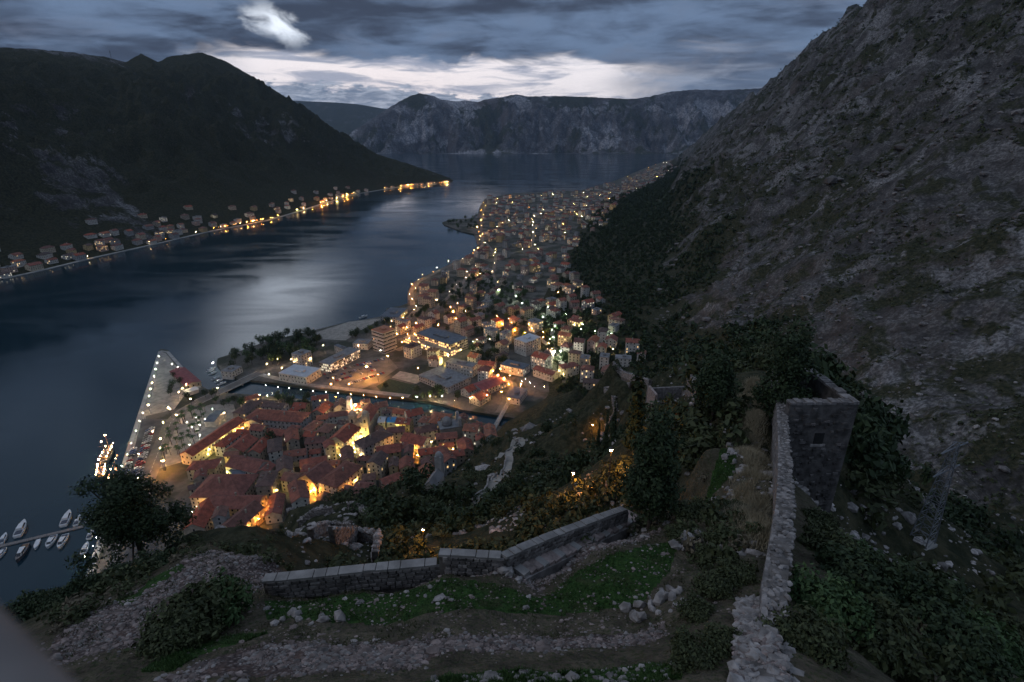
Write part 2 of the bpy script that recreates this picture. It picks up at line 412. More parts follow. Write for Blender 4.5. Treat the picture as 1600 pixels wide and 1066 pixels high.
M['t_red'] = tiles('t_red', (0.30, 0.095, 0.068)); M['t_brown'] = tiles('t_brown', (0.22, 0.088, 0.066)); M['t_orange'] = tiles('t_orange', (0.35, 0.135, 0.085)); M['t_dark'] = tiles('t_dark', (0.135, 0.085, 0.075))
M['r_grey'] = plain('r_grey', (0.20, 0.20, 0.205), 0.8, 0.25, 0.3); M['r_slate'] = plain('r_slate', (0.11, 0.125, 0.15), 0.6, 0.25, 0.3)
M['r_white'] = plain('r_white', (0.48, 0.50, 0.53), 0.6, 0.12, 0.2); M['r_maroon'] = plain('r_maroon', (0.24, 0.075, 0.075), 0.7, 0.2, 0.3); M['r_rust'] = plain('r_rust', (0.38, 0.17, 0.10), 0.8, 0.2, 0.3)
M['tarp'] = plain('tarp', (0.06, 0.24, 0.48), 0.5, 0.2, 0.4)
LAMPC = dict(orange=(1.0, 0.37, 0.06), warm=(1.0, 0.62, 0.27), white=(1.0, 0.93, 0.74), green=(0.80, 1.0, 0.62), yellow=(1.0, 0.70, 0.20), red=(1.0, 0.36, 0.14))
LAMPE = dict(orange=1900.0, warm=1000.0, white=260.0, green=320.0, yellow=1000.0, red=300.0)
for k, c in LAMPC.items():
    M['lamp_' + k] = emit('lamp_' + k, c, LAMPE[k])
    for i_, e_ in enumerate((35.0, 130.0, 480.0)): M['lampf%d_' % i_ + k] = emit('lampf%d_' % i_ + k, c, e_)
    M['lampb_' + k] = emit('lampb_' + k, c, LAMPE[k] * 2.6)
    M['lampm_' + k] = emit('lampm_' + k, c, 6000.0)
M['win_warm'] = emit('win_warm', (1.0, 0.62, 0.25), 1.0); M['win_white'] = emit('win_white', (1.0, 0.88, 0.66), 0.9); M['win_hot'] = emit('win_hot', (1.0, 0.66, 0.30), 1.7)

# ================================================================== SETTING
def water_material():
    m, b, p = newmat('water')
    geo = b.node('ShaderNodeNewGeometry')
    pos = geo.outputs['Position']
    mp = b.node('ShaderNodeMapping'); b.put(mp.inputs['Vector'], pos); mp.inputs['Rotation'].default_value = (0, 0, R(24)); mp.inputs['Scale'].default_value = (0.35, 1.0, 1.0)
    n1 = b.noise(mp.outputs[0], 0.012, 6, 0.62, 0.7)      # wind lanes
    n2 = b.noise(pos, 0.35, 4, 0.6)
    p.inputs['Base Color'].default_value = (0.006, 0.026, 0.040, 1)
    p.inputs['IOR'].default_value = 1.33; p.inputs['Specular IOR Level'].default_value = 0.5
    b.put(p.inputs['Roughness'], b.mapr(n1, 0.35, 0.68, 0.06, 0.2))
    b.put(p.inputs['Normal'], b.bump(b.m('ADD', n2, b.m('MULTIPLY', n1, 2.0)), 0.07, 0.5))
    return m
M['water'] = water_material()
def land_material(near, k=1.0, gain=1.0):
    """limestone slope with scrub; attributes: grass, gravel, forest"""
    m, b, p = newmat('hillside_ground' if near else 'mountain_ground_%d' % round(1 / k))
    geo = b.node('ShaderNodeNewGeometry'); pos = geo.outputs['Position']
    def at(n):
        a = b.node('ShaderNodeAttribute', attribute_name=n); return a.outputs['Fac']
    sep = b.node('ShaderNodeSeparateXYZ'); b.put(sep.inputs[0], geo.outputs['Normal'])
    big = b.noise(pos, 0.010 * k, 6, 0.62, 0.4); mid = b.noise(pos, 0.055 * k, 6, 0.66, 0.3); fin = b.noise(pos, 0.45 * k, 5, 0.68)
    rock = b.mix(b.mapr(mid, 0.33, 0.68), (0.070, 0.065, 0.064), (0.235, 0.224, 0.220))
    rock = b.mix(b.mapr(fin, 0.42, 0.66), b.mix(0.72, rock, (0.030, 0.028, 0.028)), rock)
    rock = b.mix(b.m('MULTIPLY', b.mapr(big, 0.48, 0.72), 0.5), rock, (0.105, 0.076, 0.060))
    pale = b.noise(pos, 0.016 * k, 6, 0.6, 0.8)
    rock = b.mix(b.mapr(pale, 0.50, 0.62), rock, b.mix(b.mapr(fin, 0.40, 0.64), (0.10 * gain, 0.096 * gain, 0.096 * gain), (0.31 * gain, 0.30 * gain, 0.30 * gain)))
    scrub = b.mix(b.mapr(fin, 0.35, 0.7), (0.022, 0.027, 0.015), (0.072, 0.067, 0.040))
    sm = b.noise(pos, 0.032 * k, 7, 0.72, 0.5)
    cover = b.mapr(b.m('ADD', sm, b.m('ADD', b.m('MULTIPLY', at('forest'), 0.42), b.m('MULTIPLY', b.m('SUBTRACT', sep.outputs[2], 0.75), 0.18))), 0.49, 0.60)
    c = b.mix(cover, rock, scrub)
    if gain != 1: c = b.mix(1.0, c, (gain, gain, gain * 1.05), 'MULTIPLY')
    h = b.m('ADD', b.m('MULTIPLY', mid, 3.0), fin)
    dist = 2.2 / k
    if near:
        ft = b.noise(pos, 6.0, 5, 0.65); v = b.voronoi(pos, 5.5); v2 = b.voronoi(pos, 1.9)
        soil = b.mix(b.mapr(b.noise(pos, 0.8, 5, 0.65), 0.3, 0.7), (0.060, 0.050, 0.038), (0.135, 0.112, 0.082))
        soil = b.mix(b.mapr(ft, 0.45, 0.7), soil, (0.042, 0.055, 0.024))
        c = b.mix(at('near'), c, soil)
        gcol = b.mix(b.mapr(v.outputs['Distance'], 0.05, 0.55), (0.275, 0.235, 0.220), (0.085, 0.066, 0.062))
        gcol = b.mix(b.mapr(b.noise(pos, 1.3, 4, 0.6), 0.4, 0.7), gcol, b.mix(0.5, gcol, (0.19, 0.125, 0.105)))
        edge = b.m('MULTIPLY', b.m('SUBTRACT', b.noise(pos, 2.2, 5, 0.7), 0.5), 0.9)
        gm = b.mapr(b.m('ADD', at('gravel'), edge), 0.4, 0.6)
        c = b.mix(gm, c, gcol)
        gr = b.mix(b.mapr(ft, 0.3, 0.7), (0.014, 0.038, 0.010), (0.045, 0.090, 0.024))
        gr = b.mix(b.m('MULTIPLY', b.mapr(b.noise(pos, 1.1, 4, 0.6), 0.5, 0.72), 0.55), gr, (0.07, 0.06, 0.036))
        c = b.mix(b.mapr(b.m('ADD', at('grass'), edge), 0.4, 0.6), c, gr)
        h = b.m('ADD', b.m('ADD', h, b.m('MULTIPLY', b.m('SUBTRACT', 1.0, v.outputs['Distance']), b.m('MULTIPLY', gm, 0.09))), b.m('MULTIPLY', ft, 0.05))
        dist = 1.0
    b.put(p.inputs['Base Color'], c); p.inputs['Roughness'].default_value = 0.95; p.inputs['Specular IOR Level'].default_value = 0.1
    b.put(p.inputs['Normal'], b.bump(h, 0.9, dist))
    return m
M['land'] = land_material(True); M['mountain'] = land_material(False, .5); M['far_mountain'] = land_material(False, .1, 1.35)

# sea
mb = MB(); mb.quad((-30000, -3000, 0), (30000, -3000, 0), (30000, 40000, 0), (-30000, 40000, 0))
tag(mb.build('water', M['water']), kind='structure')

# regions of the near ground, as outlines found on the terrace
def poly_px(pts, z): return [P(x, y, z) for x, y in pts]
GRAVEL = [poly_px([(90, 1000), (210, 905), (330, 828), (455, 852), (455, 880), (380, 930), (300, 990), (240, 1066), (100, 1090)], 201.5),
          poly_px([(250, 1090), (300, 1050), (400, 985), (520, 1000), (640, 1000), (760, 990), (880, 985), (1030, 985), (1030, 1030), (700, 1040), (640, 1090)], 204.5),
          poly_px([(684, 878), (790, 885), (985, 800), (1030, 815), (1010, 850), (900, 880), (840, 945), (760, 925), (690, 915)], 201.5)]
GRASSP = [poly_px([(410, 925), (680, 915), (760, 930), (840, 948), (905, 885), (1010, 850), (1060, 850), (1040, 930), (1000, 985), (880, 985), (640, 1000), (520, 1000), (420, 980)], 202.3),
          poly_px([(640, 1090), (700, 1040), (1000, 1032), (1060, 1060), (1060, 1100)], 206.5),
          poly_px([(230, 1080), (300, 1000), (380, 985), (420, 985), (330, 1040), (280, 1090)], 203.5),
          poly_px([(180, 950), (230, 920), (230, 900), (300, 880), (280, 910), (200, 965)], 200.9),
          poly_px([(1105, 745), (1130, 690), (1150, 690), (1150, 735)], 197)]

def build_land():
    na, nr = 640, 530
    az = np.linspace(R(-66), R(66), na); r = np.geomspace(3.0, 9200, nr)
    A, RR = np.meshgrid(az, r)
    X = RR * np.sin(A); Y = RR * np.cos(A)
    Z = land_h(X, Y)
    V = np.stack([X, Y, Z], -1).reshape(-1, 3)
    F = grid_faces(nr, na)
    zf = V[:, 2][F].max(1); F = F[zf > -3.5]
    F = F[:, ::-1]
    me = np_mesh('hillside', V, F, M['land'], True)
    x, y = V[:, 0], V[:, 1]
    gv = np.zeros(len(V)); gs = np.zeros(len(V))
    nr_ = np.nonzero((np.hypot(x, y) < 70))[0]
    for p_ in GRAVEL: gv[nr_] = np.maximum(gv[nr_], inpoly(x[nr_], y[nr_], p_))
    for p_ in GRASSP: gs[nr_] = np.maximum(gs[nr_], inpoly(x[nr_], y[nr_], p_))
    gv[gs > 0.5] = 0
    attr(me, 'gravel', gv); attr(me, 'grass', gs)
    rr = np.hypot(x, y); attr(me, 'near', 1 - sstep(28, 55, rr))
    attr(me, 'forest', forest_mask(x, y, V[:, 2]))
    o = link('hillside', me); tag(o, kind='structure'); return o
def forest_mask(x, y, z):
    xb = np.interp(y, BASE[:, 0], BASE[:, 1]); xr = np.interp(y, BASE[:, 0], BASE[:, 3])
    s = (x - xb) / (xr - xb)
    w = fbm(x, y, 160, 4, 0.55) * 0.22
    belt = sstep(-0.55, -0.25, s) * (1 - sstep(0.01, 0.10, s + w))
    dark = sstep(0.05, 0.25, fbm(x + 300, y, 150, 4, 0.55)) * 0.16
    hill = (hill_h(x, y) > main_h(x, y)) * sstep(60, 120, np.hypot(x, y)) * 0.75
    return np.clip(np.maximum(np.maximum(belt, dark * sstep(0.02, 0.15, s)), hill), 0, 1)
build_land()

# ---- the low plain the towns stand on, with its quays and the river mouth
PL = 2.2
SHORE = [(118, 945), (140, 880), (247, 549), (251, 545), (262, 547), (314, 603), (334, 613), (385, 616), (430, 620), (500, 627), (560, 631), (640, 640), (700, 648), (740, 657), (800, 670), (850, 672),
         (850, 663), (795, 652), (720, 640), (690, 631), (640, 623), (560, 614), (470, 604), (400, 595), (372, 592), (356, 585), (346, 578), (338, 568), (340, 560), (365, 552), (395, 541), (420, 532), (470, 521),
         (540, 504), (572, 499), (600, 494), (604, 482), (626, 478), (637, 474), (637, 456), (648, 440), (690, 419), (735, 398), (747, 384), (741, 366), (720, 361), (694, 351), (691, 347), (720, 342), (745, 341),
         (749, 325), (757, 311), (800, 302), (850, 300), (905, 298), (960, 283), (1010, 262), (1040, 252), (1064, 245)]
shore_w = [P(x, y, PL) for x, y in SHORE]
LANDP = shore_w + [np.array(p) for p in [(2500, 7300, PL), (1250, 4100, PL), (800, 2700, PL), (420, 1300, PL), (260, 700, PL), (200, 300, PL), (60, 120, PL), (-70, 120, PL)]]
def flat_sheet(name, poly, z, mat, depth=0.0, parent=None):
    pts = [Vector((p[0], p[1], z)) for p in poly]
    tri = tessellate_polygon([pts])
    mb = MB(); ar = sum(pts[i].x * pts[(i + 1) % len(pts)].y - pts[(i + 1) % len(pts)].x * pts[i].y for i in range(len(pts)))
    fs = []
    for t in tri:
        a, b_, c = (pts[i] for i in t)
        fs.append(tuple(t) if (b_ - a).cross(c - a).z > 0 else tuple(t)[::-1])
    mb.add(pts, fs)
    if depth:
        n = len(pts); mb.add(pts + [p - Vector((0, 0, depth)) for p in pts], [((i + 1) % n, i, n + i, n + (i + 1) % n) if ar > 0 else (i, (i + 1) % n, n + (i + 1) % n, n + i) for i in range(n)])
    return mb.build(name, mat, parent)
def town_ground_mat():
    m, b, p = newmat('town_ground')
    geo = b.node('ShaderNodeNewGeometry'); pos = geo.outputs['Position']
    n = b.noise(pos, 0.03, 5, 0.6); f = b.noise(pos, 0.3, 5, 0.65)
    c = b.mix(b.mapr(n, 0.42, 0.58), (0.030, 0.036, 0.020), (0.125, 0.115, 0.100))
    c = b.mix(b.mapr(f, 0.4, 0.7), c, b.mix(0.5, c, (0.05, 0.045, 0.038)))
    b.put(p.inputs['Base Color'], c); p.inputs['Roughness'].default_value = 0.9
    return m
M['town_ground'] = town_ground_mat()
tag(flat_sheet('ground', LANDP, PL, M['town_ground'], 5.0), kind='structure')

# ---- mountains across the bay (lofted from shoreline to crest)
def loft(name, base, crest, nc, ns, amp, wl, mat, back=0.9, prof=(0.35, 1.5), forest=0.55, seed=0.0, carve=False):
    base = np.array(base, float); crest = np.array(crest, float)
    k = np.linspace(0, 1, len(base)); c = np.linspace(0, 1, nc)
    def smooth_interp(arr):
        out = np.stack([np.interp(c, k, arr[:, i]) for i in range(3)], 1); return out
    Bp, Cp = smooth_interp(base), smooth_interp(crest)
    s = np.concatenate([np.linspace(0, 1, ns), 1 + np.linspace(0.03, back, max(6, ns // 5))])
    S = s[:, None]
    X = Bp[None, :, 0] + (Cp - Bp)[None, :, 0] * S; Y = Bp[None, :, 1] + (Cp - Bp)[None, :, 1] * S
    sc1 = np.clip(S, 0, 1)
    Z = Bp[None, :, 2] + (Cp - Bp)[None, :, 2] * (prof[0] * sc1 + (1 - prof[0]) * sc1 ** prof[1])
    Z = np.where(S > 1, Cp[None, :, 2] - (S - 1) * np.abs(Cp[None, :, 2]) * 0.9, Z)
    hgt = np.clip(Cp[None, :, 2] / 300.0, 0.02, 1.6)
    w = sstep(0.06, 0.35, sc1) * (1 - 0.98 * sstep(0.62, 1.0, S))
    n = fbm(X + seed, Y - seed, wl, 6, 0.55, True) * amp * w * hgt
    n += fbm(X * 1.4 - seed, Y * .5, wl * 0.28, 4, 0.55, True) * amp * 0.35 * w * hgt
    n += fbm(X + 5, Y + seed, wl * 0.06, 3, 0.6) * amp * 0.13 * sstep(0.10, 0.3, sc1) * (1 - 0.8 * sstep(0.85, 1.0, S)) * hgt
    if carve:
        gul = 0.5 - fbm(X * 1.0, Y * 0.35 + seed, wl, 6, 0.55, True) * 0.62
        n = -np.clip(gul, 0, 2) * amp * sstep(0.0, 0.25, sc1) * (1 - sstep(0.72, 1.0, S)) * hgt
        n += fbm(X + seed, Y, wl * 0.12, 4, 0.6) * amp * 0.22 * sstep(0.05, 0.3, sc1) * (1 - 0.9 * sstep(0.8, 1.0, S))
    Z = Z + n
    V = np.stack([X, Y, Z], -1).reshape(-1, 3)
    me = np_mesh(name, V, grid_faces(len(s), nc), mat, True)
    fo = forest + fbm(V[:, 0], V[:, 1], wl * 1.3, 5, 0.6) * 0.9
    attr(me, 'forest', np.clip(fo, -0.6, 1.0))
    o = link(name, me); tag(o, kind='structure')
    return X, Y, Z
LB = [(-1000, -900, 0), (-960, -200, 0), (-930, 300, 0), (-900, 600, 0)] + [tuple(P(x, y, 0)) for x, y in [(0, 438), (60, 425), (150, 403), (240, 383), (330, 362), (420, 345), (470, 330), (500, 320), (560, 303), (620, 293), (660, 290), (690, 287), (706, 285), (708, 282)]]
LCp = [(-1900, -900, 480), (-1900, -200, 480), (-1900, 400, 480), (-1860, 1200, 490)]
for (x, y, X) in [(0, 75, -1853), (60, 78, -1830), (110, 82, -1810), (165, 90, -1790), (198, 98, -1770), (220, 84, -1760), (247, 98, -1740), (265, 89, -1730), (315, 82, -1690), (355, 97, -1600), (400, 124, -1480), (450, 154, -1310), (500, 189, -1130), (580, 238, -800)]:
    d = ray(x, y); LCp.append(tuple(PT(x, y, X / d[0])))
# resample both lists to one count
def resample(arr, n):
    a = np.array(arr, float); d = np.concatenate([[0], np.cumsum(np.linalg.norm(np.diff(a[:, :2], axis=0), axis=1))]); d /= d[-1]
    t = np.linspace(0, 1, n); return np.stack([np.interp(t, d, a[:, i]) for i in range(3)], 1)
LCp.append(tuple(PT(630, 254, 2990))); LCp.append(tuple(PT(668, 266, 2960)));  LCp.append(tuple(PT(700, 277, 2930)))
LBr = resample(LB, 300)
def match_crest(Bc, Cc, n):
    return resample(Cc, n)
LCr = resample(LCp, 300)
LX, LY, LZ = loft('mountain', LBr, LCr, 560, 150, 70, 420, M['mountain'], prof=(0.22, 1.25), forest=0.62, seed=40)

def far_range(name, sil, ty, base_y, tb, nc, ns, amp, wl, forest, seed):
    crest = [tuple(PT(x, y, ty)) for x, y in sil]
    base = []
    for x, y in sil:
        d = ray(x, base_y); base.append((d[0] * tb, d[1] * tb, -6.0))
    n = len(sil) * 6
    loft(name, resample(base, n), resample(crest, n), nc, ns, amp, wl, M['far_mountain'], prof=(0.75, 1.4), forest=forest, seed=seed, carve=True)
far_range('far_mountain', [(380, 330), (470, 265), (540, 212), (575, 190), (605, 170), (640, 150), (655, 146), (675, 149), (690, 156), (715, 158), (730, 157), (745, 160), (760, 155), (790, 151), (806, 147), (825, 151), (870, 150), (930, 152),
           (985, 155), (1010, 152), (1050, 143), (1090, 140), (1130, 141), (1190, 138), (1260, 132), (1400, 120), (1600, 110)], 9200, 239, 7900, 470, 120, 480, 620, -0.05, 300)
far_range('far_mountain', [(300, 150), (400, 152), (470, 158), (520, 160), (560, 163), (600, 170), (660, 178), (760, 190)], 14500, 236, 11500, 160, 50, 140, 1600, 0.45, 900)

# ================================================================== ROADS, QUAYS
def resamp2(pts, step):
    a = np.array(pts, float); d = np.concatenate([[0], np.cumsum(np.linalg.norm(np.diff(a, axis=0), axis=1))])
    n = max(2, int(d[-1] / step) + 1); t = np.linspace(0, d[-1], n)
    return np.stack([np.interp(t, d, a[:, i]) for i in range(a.shape[1])], 1)
def road_pts(px): return [hit(x, y)[:2] for x, y in px]
def strip(name, pts, width, mat, off, step=8.0, flat=None, kind='structure', shift=0.0, parent=None):
    p = resamp2(pts, step); d = np.gradient(p, axis=0); d /= np.linalg.norm(d, axis=1)[:, None] + 1e-9
    nrm = np.stack([-d[:, 1], d[:, 0]], 1); mb = MB(); vs = []
    for q, n in zip(p, nrm):
        l = q + n * (shift + width / 2); r = q + n * (shift - width / 2)
        zz = flat if flat is not None else max(gz(*l), gz(*r), gz(*q))
        vs += [(l[0], l[1], zz + off), (r[0], r[1], zz + off)]
    mb.add(vs, [(2 * i, 2 * i + 1, 2 * i + 3, 2 * i + 2) for i in range(len(p) - 1)])
    o = mb.build(name, mat, parent)
    if kind: tag(o, kind=kind)
    return o
QUAYL = P(140, 880, PL)[:2]; QUAYT = P(247, 549, PL)[:2]
qd = (QUAYT - QUAYL) / np.linalg.norm(QUAYT - QUAYL); qn = np.array([qd[1], -qd[0]])     # qn points inland
QS = QUAYL - qd * 60
strip('pavement', [QS + qn * 1.6, QUAYT + qn * 1.8], 3.0, M['concrete'], 0.02, 20, PL)                 # pale quay edge
strip('pavement', [QUAYT + qn * 2, P(262, 550, PL)[:2], P(312, 606, PL)[:2]], 3.0, M['concrete'], 0.024, 10, PL)
tag(flat_sheet('pavement', [QUAYL + qn * 3.3, QUAYT + qn * 3.4 - qd * 3, P(259, 552, PL)[:2], P(300, 602, PL)[:2], P(272, 640, PL)[:2], P(228, 650, PL)[:2], P(222, 690, PL)[:2]], PL + 0.012, M['paving']), kind='structure')
LOT = [QS + qn * 8, P(222, 655, PL)[:2], P(262, 655, PL)[:2], P(258, 690, PL)[:2], P(232, 740, PL)[:2], QS + qn * 42]
tag(flat_sheet('parking_lot', LOT, PL + 0.03, M['asphalt']), kind='structure')
sq = poly_px([(278, 648), (330, 632), (365, 632), (372, 655), (285, 722), (240, 735), (262, 690)], PL)
tag(flat_sheet('pavement', sq, PL + 0.035, M['paving']), kind='structure')
tag(flat_sheet('parking_lot', poly_px([(480, 585), (560, 562), (605, 556), (622, 575), (590, 598), (560, 610), (470, 598)], PL), PL + 0.03, M['road']), kind='structure')
tag(flat_sheet('pavement', poly_px([(492, 520), (545, 503), (600, 497), (560, 518), (540, 532), (505, 530)], PL), PL + 0.03, M['paving']), kind='structure')
tag(flat_sheet('sports_pitch', poly_px([(588, 604), (608, 592), (648, 602), (640, 620), (600, 616)], PL), PL + 0.03, plain('pitch', (0.035, 0.055, 0.03), 0.9)), kind='structure')
tag(flat_sheet('parking_lot', poly_px([(612, 590), (625, 580), (672, 590), (650, 600)], PL), PL + 0.034, M['paving']), kind='structure')
RD = {}
def road(key, px, w, mat='road', off=0.06, **kw):
    RD[key] = road_pts(px); return strip('road', RD[key], w, M[mat], off, 9.0, **kw)
RQ = [P(150, 935, PL)[:2], P(232, 745, PL)[:2], P(254, 690, PL)[:2], P(267, 660, PL)[:2], P(285, 642, PL)[:2], P(312, 627, PL)[:2]]
RD['quay'] = RQ; strip('road', RQ, 10.5, M['road'], 0.06, 6, PL)
RB = [P(405, 583, PL)[:2], P(440, 572, PL)[:2], P(480, 562, PL)[:2]]; RD['north'] = RB; strip('road', RB, 9, M['road'], 0.06, 6, PL)
strip('road', [P(405, 585, PL)[:2], P(470, 600, PL)[:2], P(560, 610, PL)[:2], P(640, 619, PL)[:2]], 6, M['paving'], 0.055, 10, PL)
# painted centre lines on the quay road
for i_, t in enumerate(np.linspace(0.02, 0.98, 46)):
    p = resamp2(RQ, 1.0); k = int(t * (len(p) - 2)); a = p[k]; d = (p[k + 1] - p[k]); d /= np.linalg.norm(d)
    if i_ == 0: marks = MB()
    n = np.array([-d[1], d[0]]); q = [a - n * .09, a + d * 3 - n * .09, a + d * 3 + n * .09, a + n * .09]
    marks.quad(*[(c[0], c[1], PL + .075) for c in q])
tag(marks.build('road_marking', M['paint']), kind='structure')
road('promenade', [(560, 536), (600, 520), (640, 497), (655, 480)], 9)
road('centre', [(620, 548), (660, 530), (700, 515), (722, 500), (705, 478)], 8)
road('coast', [(645, 478), (642, 455), (655, 440), (695, 419), (740, 398), (755, 382), (752, 362), (735, 354)], 7)
road('coast2', [(752, 362), (752, 340), (760, 318), (800, 307)], 6)
road('green', [(780, 455), (800, 472), (822, 490), (848, 490), (862, 512), (866, 538), (876, 560), (884, 600)], 6)
road('mid', [(660, 500), (700, 465), (725, 440), (740, 415)], 6)
road('bright', [(832, 345), (834, 365), (830, 392)], 7)
road('upper', [(885, 330), (905, 340), (925, 355)], 6)
road('far', [(900, 302), (925, 306), (955, 309)], 6)
road('orange', [(770, 500), (800, 512), (830, 520), (857, 540)], 6)
road('south', [(745, 580), (775, 588), (805, 602), (780, 645)], 7)
road('dobr', [(760, 380), (775, 400), (770, 430), (780, 455)], 6)
road('dobr2', [(765, 400), (800, 395), (832, 390), (860, 400)], 6)
road('dobr3', [(770, 360), (800, 345), (840, 340), (885, 330)], 6)

# bridge over the river mouth
def bridge(name, a, b_, w, z, label, rail=True, mat='road'):
    a = np.array(a); b_ = np.array(b_); L = np.linalg.norm(b_ - a); c = (a + b_) / 2
    t = thing(name, label, 'bridge', (c[0], c[1], 0), math.atan2(b_[1] - a[1], b_[0] - a[0]))
    mb = MB(); mb.box(-L / 2, L / 2, -w / 2, w / 2, z - 0.9, z - 0.05); mb.build('deck', M['concrete'], t)
    mb = MB(); mb.box(-L / 2, L / 2, -w / 2 + 0.9, w / 2 - 0.9, z - 0.05, z + 0.02); mb.build('roadway', M[mat], t)
    for s in (-1, 1):
        mb = MB(); y = s * (w / 2 - 0.12)
        mb.box(-L / 2, L / 2, y - 0.05, y + 0.05, z + 0.95, z + 1.05)
        for i in range(int(L / 3) + 1): mb.box(-L / 2 + i * 3, -L / 2 + i * 3 + 0.08, y - 0.04, y + 0.04, z - 0.05, z + 0.95)
        mb.build('railing', M['metal'], t)
    n = max(1, int(L / 16))
    for i in range(n):
        x = -L / 2 + L * (i + 0.5) / n
        mb = MB(); mb.box(x - 0.6, x + 0.6, -w / 2 + 0.6, w / 2 - 0.6, -3, z - 0.9); mb.build('pier', M['concrete'], t)
    return t
bridge('road_bridge', P(310, 628, PL)[:2], P(407, 582, PL)[:2], 11, PL + 0.25, 'concrete road bridge carrying the bright road over the river mouth')
bridge('foot_bridge', P(764, 684, PL)[:2], P(797, 625, PL)[:2], 3.5, PL + 0.6, 'narrow foot bridge crossing the river behind the old town', mat='paving')

# ================================================================== HOUSES
def house_parts(t, L, W, H, rh, roof, wall, rmat, floors=None, litp=0.08, chimney=True, win=True, over=0.45, winw=1.0, lit='win_warm', pitchx=3.1, rs=random, dormers=False):
    mb = MB(); x, y = L / 2, W / 2
    z0 = -4.0
    mb.add([(-x, -y, z0), (x, -y, z0), (x, y, z0), (-x, y, z0), (-x, -y, H), (x, -y, H), (x, y, H), (-x, y, H)], [(0, 1, 5, 4), (1, 2, 6, 5), (2, 3, 7, 6), (3, 0, 4, 7), (4, 5, 6, 7)])
    if roof == 'gable':
        mb.add([(-x, -y, H), (-x, y, H), (-x, 0, H + rh), (x, -y, H), (x, y, H), (x, 0, H + rh)], [(1, 0, 2), (3, 4, 5)])
    mb.build('wall', M[wall], t)
    mb = MB(); o = over; X, Y = x + o, y + o; dz = rh * o / y if roof != 'flat' else 0; e = H - dz * 0.9 + 0.08
    th = 0.22
    if roof == 'gable':
        top = [(-X, -Y, e), (X, -Y, e), (X, 0, H + rh + .1), (-X, 0, H + rh + .1), (-X, Y, e), (X, Y, e)]
        lo = [(a, b_, c - th) for a, b_, c in top]
        mb.add(top + lo, [(0, 1, 2, 3), (3, 2, 5, 4), (0, 3, 9, 6), (3, 4, 10, 9), (2, 1, 7, 8), (5, 2, 8, 11), (1, 0, 6, 7), (4, 5, 11, 10)])
    elif roof == 'hip':
        r = max(0.3, x - y)
        top = [(-X, -Y, e), (X, -Y, e), (X, Y, e), (-X, Y, e), (-r, 0, H + rh), (r, 0, H + rh)]
        mb.add(top + [(a, b_, e - th) for a, b_, _ in top[:4]], [(0, 1, 5, 4), (1, 2, 5), (2, 3, 4, 5), (3, 0, 4), (1, 0, 6, 7), (2, 1, 7, 8), (3, 2, 8, 9), (0, 3, 9, 6)])
    else:
        mb.box(-X + 0.2, X - 0.2, -Y + 0.2, Y - 0.2, H, H + 0.35); mb.box(-x * .35, x * .1, -y * .4, y * .3, H + .35, H + 2.0)
    ro = mb.build('roof', M[rmat], t)
    if chimney and roof != 'flat':
        mb = MB(); cx = rs.uniform(-x * .5, x * .5); cy = rs.choice((-1, 1)) * y * 0.35
        mb.box(cx - .4, cx + .4, cy - .35, cy + .35, H + rh * .3, H + rh + 0.9); mb.box(cx - .5, cx + .5, cy - .45, cy + .45, H + rh + .9, H + rh + 1.05)
        mb.build('chimney', M['w_stone'], ro)
    if dormers and roof != 'flat':
        for k in range(rs.randint(1, 3)):
            mb = MB(); sg = rs.choice((-1, -1, 1)); f = rs.uniform(.3, .6); cx = rs.uniform(-.3, .3) * L * (1 if roof == 'gable' else .5); cy = sg * y * (1 - f); zz = H + rh * f
            mb.box(cx - .55, cx + .55, cy - .6, cy + .6, zz - .5, zz + .75); mb.add([(cx - .7, cy - .75, zz + .75), (cx + .7, cy - .75, zz + .75), (cx + .7, cy + .75, zz + .75), (cx - .7, cy + .75, zz + .75), (cx, cy - .75, zz + 1.25), (cx, cy + .75, zz + 1.25)], [(0, 1, 4), (2, 3, 5), (1, 2, 5, 4), (3, 0, 4, 5)], 1)
            mb.build('dormer', [M['w_white'], M[rmat]], ro)
    if not win: return
    fl = floors or max(1, int(H / 3.0)); dark, li = MB(), MB(); fh = H / fl
    for side in range(4):
        ln = L if side in (0, 2) else W; n = max(1, int((ln - 0.8) / pitchx)); st = ln / n
        for f in range(fl):
            for i in range(n):
                if rs.random() < 0.10: continue
                c = -ln / 2 + st * (i + 0.5); zb = f * fh + fh * 0.30; w = winw / 2; hz = min(1.5, fh * .5); d = 0.04
                if side == 0: q = [(c - w, -y - d, zb), (c + w, -y - d, zb), (c + w, -y - d, zb + hz), (c - w, -y - d, zb + hz)]
                elif side == 2: q = [(c + w, y + d, zb), (c - w, y + d, zb), (c - w, y + d, zb + hz), (c + w, y + d, zb + hz)]
                elif side == 1: q = [(x + d, c - w, zb), (x + d, c + w, zb), (x + d, c + w, zb + hz), (x + d, c - w, zb + hz)]
                else: q = [(-x - d, c + w, zb), (-x - d, c - w, zb), (-x - d, c - w, zb + hz), (-x - d, c + w, zb + hz)]
                (li if rs.random() < litp else dark).quad(*q)
    if dark.f: tag(dark.build('window_panes', M['glass_dark'], t), kind='stuff')
    if li.f: tag(li.build('lit_window_panes', M[lit], t), kind='stuff')
PLACED = []     # x, y, radius
